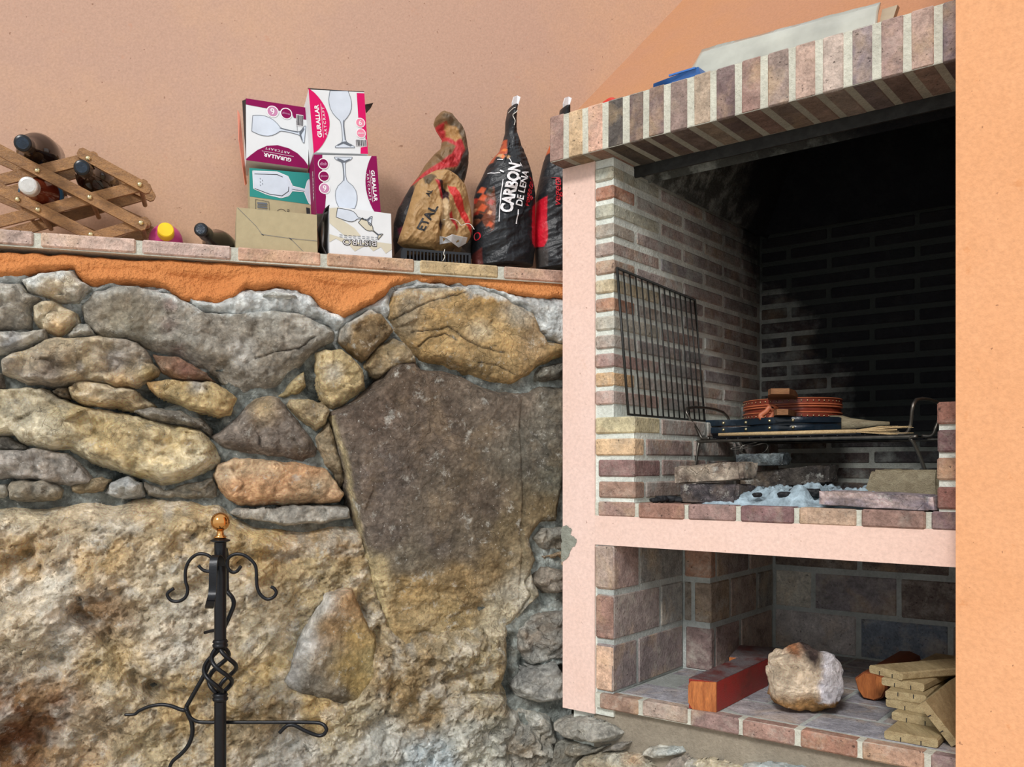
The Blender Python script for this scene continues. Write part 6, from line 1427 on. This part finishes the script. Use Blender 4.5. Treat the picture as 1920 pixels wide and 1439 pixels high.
# knobbly rock
def rcol(U, V):
    x = V[:, 0] - V[:, 0].mean(); x /= x.max(); z = (V[:, 2] - V[:, 2].min()) / (V[:, 2].max() - V[:, 2].min()); n = .35 * fbm(V[:, 0] * 22, V[:, 1] * 22, V[:, 2] * 22, 4, .6, 3)
    K = np.tile(L3((212, 190, 160)), (len(V), 1))
    def lay(m, cc):
        nonlocal K
        m = np.clip(m, 0, 1)[:, None]; K = K * (1 - m) + L3(cc) * m
    lay((.34 - z + n * .5) * 7, (150, 106, 50)); lay((x - .15 + n) * 5 * (z > .2), (208, 204, 208)); lay((z - .55 + n * .6) * 6 * np.clip(1 - np.abs(x - .05) * 3.2, 0, 1), (66, 54, 50)); lay((z - .72 + n * .4) * 6 * np.clip(1 - np.abs(x + .35) * 4, 0, 1), (150, 96, 56)); lay(np.clip(n * 5 - .9, 0, 1) * (x > .2), (96, 92, 100))
    return K
pc = atz(1515, 1336, ZL); pc[1] += .02; pc[2] = ZF
blob('rock_lump', pc, (.077, .060, .066), -.2, 'rock', None, 77, .26, .35, rcol, 5, 'knobbly cream and brown rock with blackened top in the wood store', 'rock', fs=1.9)
# brown log end
T = thing('brown_log', 'short rough brown log with faceted end beside the plank stack', 'log', atz(1632, 1316, ZL) * (1, 1, 0) + UP * ZF)
lc = at(1634, 1285, 2.10); ld = S2
pts = [lc + R2 * (.036 * math.cos(a) * (1 + .12 * math.sin(3 * a))) + UP * (.037 * math.sin(a) * (1 + .1 * math.cos(2 * a))) for a in np.linspace(0, 2 * math.pi, 9, endpoint=False)]
dz = ZF - min(p[2] for p in pts) + .0005; pts = [p + UP * dz for p in pts]
MB().prism(pts, ld * .3).mk('log_body', 'logwood', T); cc_ = sum(pts) / len(pts)
MB().prism([cc_ + (p - cc_) * .9 - ld * .0 for p in pts], -ld * .006).mk('log_end', 'endgrain', T, label='orange rough end face')
# decking planks
def plank(label, BLp, BRp, zb, L, th, dirv=S2, grooves=((.30, 0), (.68, 0)), gtop=False, group='decking planks in the wood store'):
    A = np.array(BLp); B = np.array(BRp); A[2] = B[2] = zb; wv = B - A; w_ = np.linalg.norm(wv); wv /= w_; r_ = .003
    T = thing('decking_plank', label, 'plank', (A + B) / 2, group)
    def prof_(o):
        return [A + o + wv * r_, A + o + wv * (w_ - r_), B + o + UP * r_, B + o + UP * (th - r_), A + o + wv * (w_ - r_) + UP * th, A + o + wv * r_ + UP * th, A + o + UP * (th - r_), A + o + UP * r_]
    MB().prism(prof_(0), dirv * L).mk('plank_body', 'deck', T)
    for g, _ in grooves:
        z_ = A + wv * w_ * g - dirv * .0006; y0 = 0 if not gtop else th * .45
        MB().hexa([z_ + UP * y0, z_ + wv * .0018 + UP * y0, z_ + wv * .0018 + dirv * .02 + UP * y0, z_ + dirv * .02 + UP * y0, z_ + UP * (y0 + th * .5), z_ + wv * .0018 + UP * (y0 + th * .5), z_ + wv * .0018 + dirv * .02 + UP * (y0 + th * .5), z_ + dirv * .02 + UP * (y0 + th * .5)]).mk('groove', 'inkblack', T)
    return T
th = .0172
specs = [('bottom plank of the stack, jutting out in front of the rest', (1658, 1386), (1759, 1404), 0, .42, False), ('second plank from the bottom of the stack', (1672, 1350), (1734, 1361), 1, .38, False), ('third plank from the bottom of the stack', (1661, 1325), (1724, 1338), 2, .38, False),
         ('fourth plank up the stack, with saw marks on its top edge', (1660, 1310), (1737, 1321), 3, .36, True), ('second plank from the top of the stack', (1653, 1285), (1733, 1298), 4, .34, False), ('top plank of the stack, skewed over the brown log', (1630, 1262), (1693, 1277), 5, .38, False)]
for lb, a, b, k, L, gt in specs:
    zb = ZL + k * (th + .0006) + .0002; A = atz(a[0], a[1], zb); B = atz(b[0], b[1], zb)
    wv = B - A; wv[2] = 0
    if k in (1, 2): B = A + wv / np.linalg.norm(wv) * .095
    dv = S2 if k != 5 else (S2 + R2 * .18)
    dv = np.array([-wv[1], wv[0], 0]) / np.linalg.norm(wv); dv = dv if k < 5 else dv * .97 + wv / np.linalg.norm(wv) * .2
    plank(lb, A, B, EYE + zb, L, th, dv, ((.30, 0), (.68, 0)) if k != 2 else ((.42, 0),), gt)
# leaning plank
A = atz(1784, 1401, ZL + .0005); Bt = at(1722, 1322, A[1] + .02); wv = Bt - A; w_ = np.linalg.norm(wv); wv /= w_
T = thing('decking_plank', 'plank leaning on edge against the right of the stack', 'plank', A, 'decking planks in the wood store')
nn = np.cross(wv, S2); nn /= np.linalg.norm(nn); nn = nn if nn[0] > 0 else -nn
if nn[2] < 0 and False: nn = -nn
off = nn * .016
lowz = min(A[2], (A + off)[2]); sh = UP * (ZF + .0004 - lowz)
Pq = [A + sh, Bt + sh, Bt + off + sh, A + off + sh]
MB().prism(Pq, S2 * .36).mk('plank_body', 'deck', T)
for g in (.33, .70):
    z_ = Pq[0] + wv * w_ * g - S2 * .0006; MB().hexa([z_, z_ + wv * .002, z_ + wv * .002 + S2 * .02, z_ + S2 * .02, z_ + nn * .007, z_ + wv * .002 + nn * .007, z_ + wv * .002 + nn * .007 + S2 * .02, z_ + nn * .007 + S2 * .02]).mk('groove', 'inkblack', T)
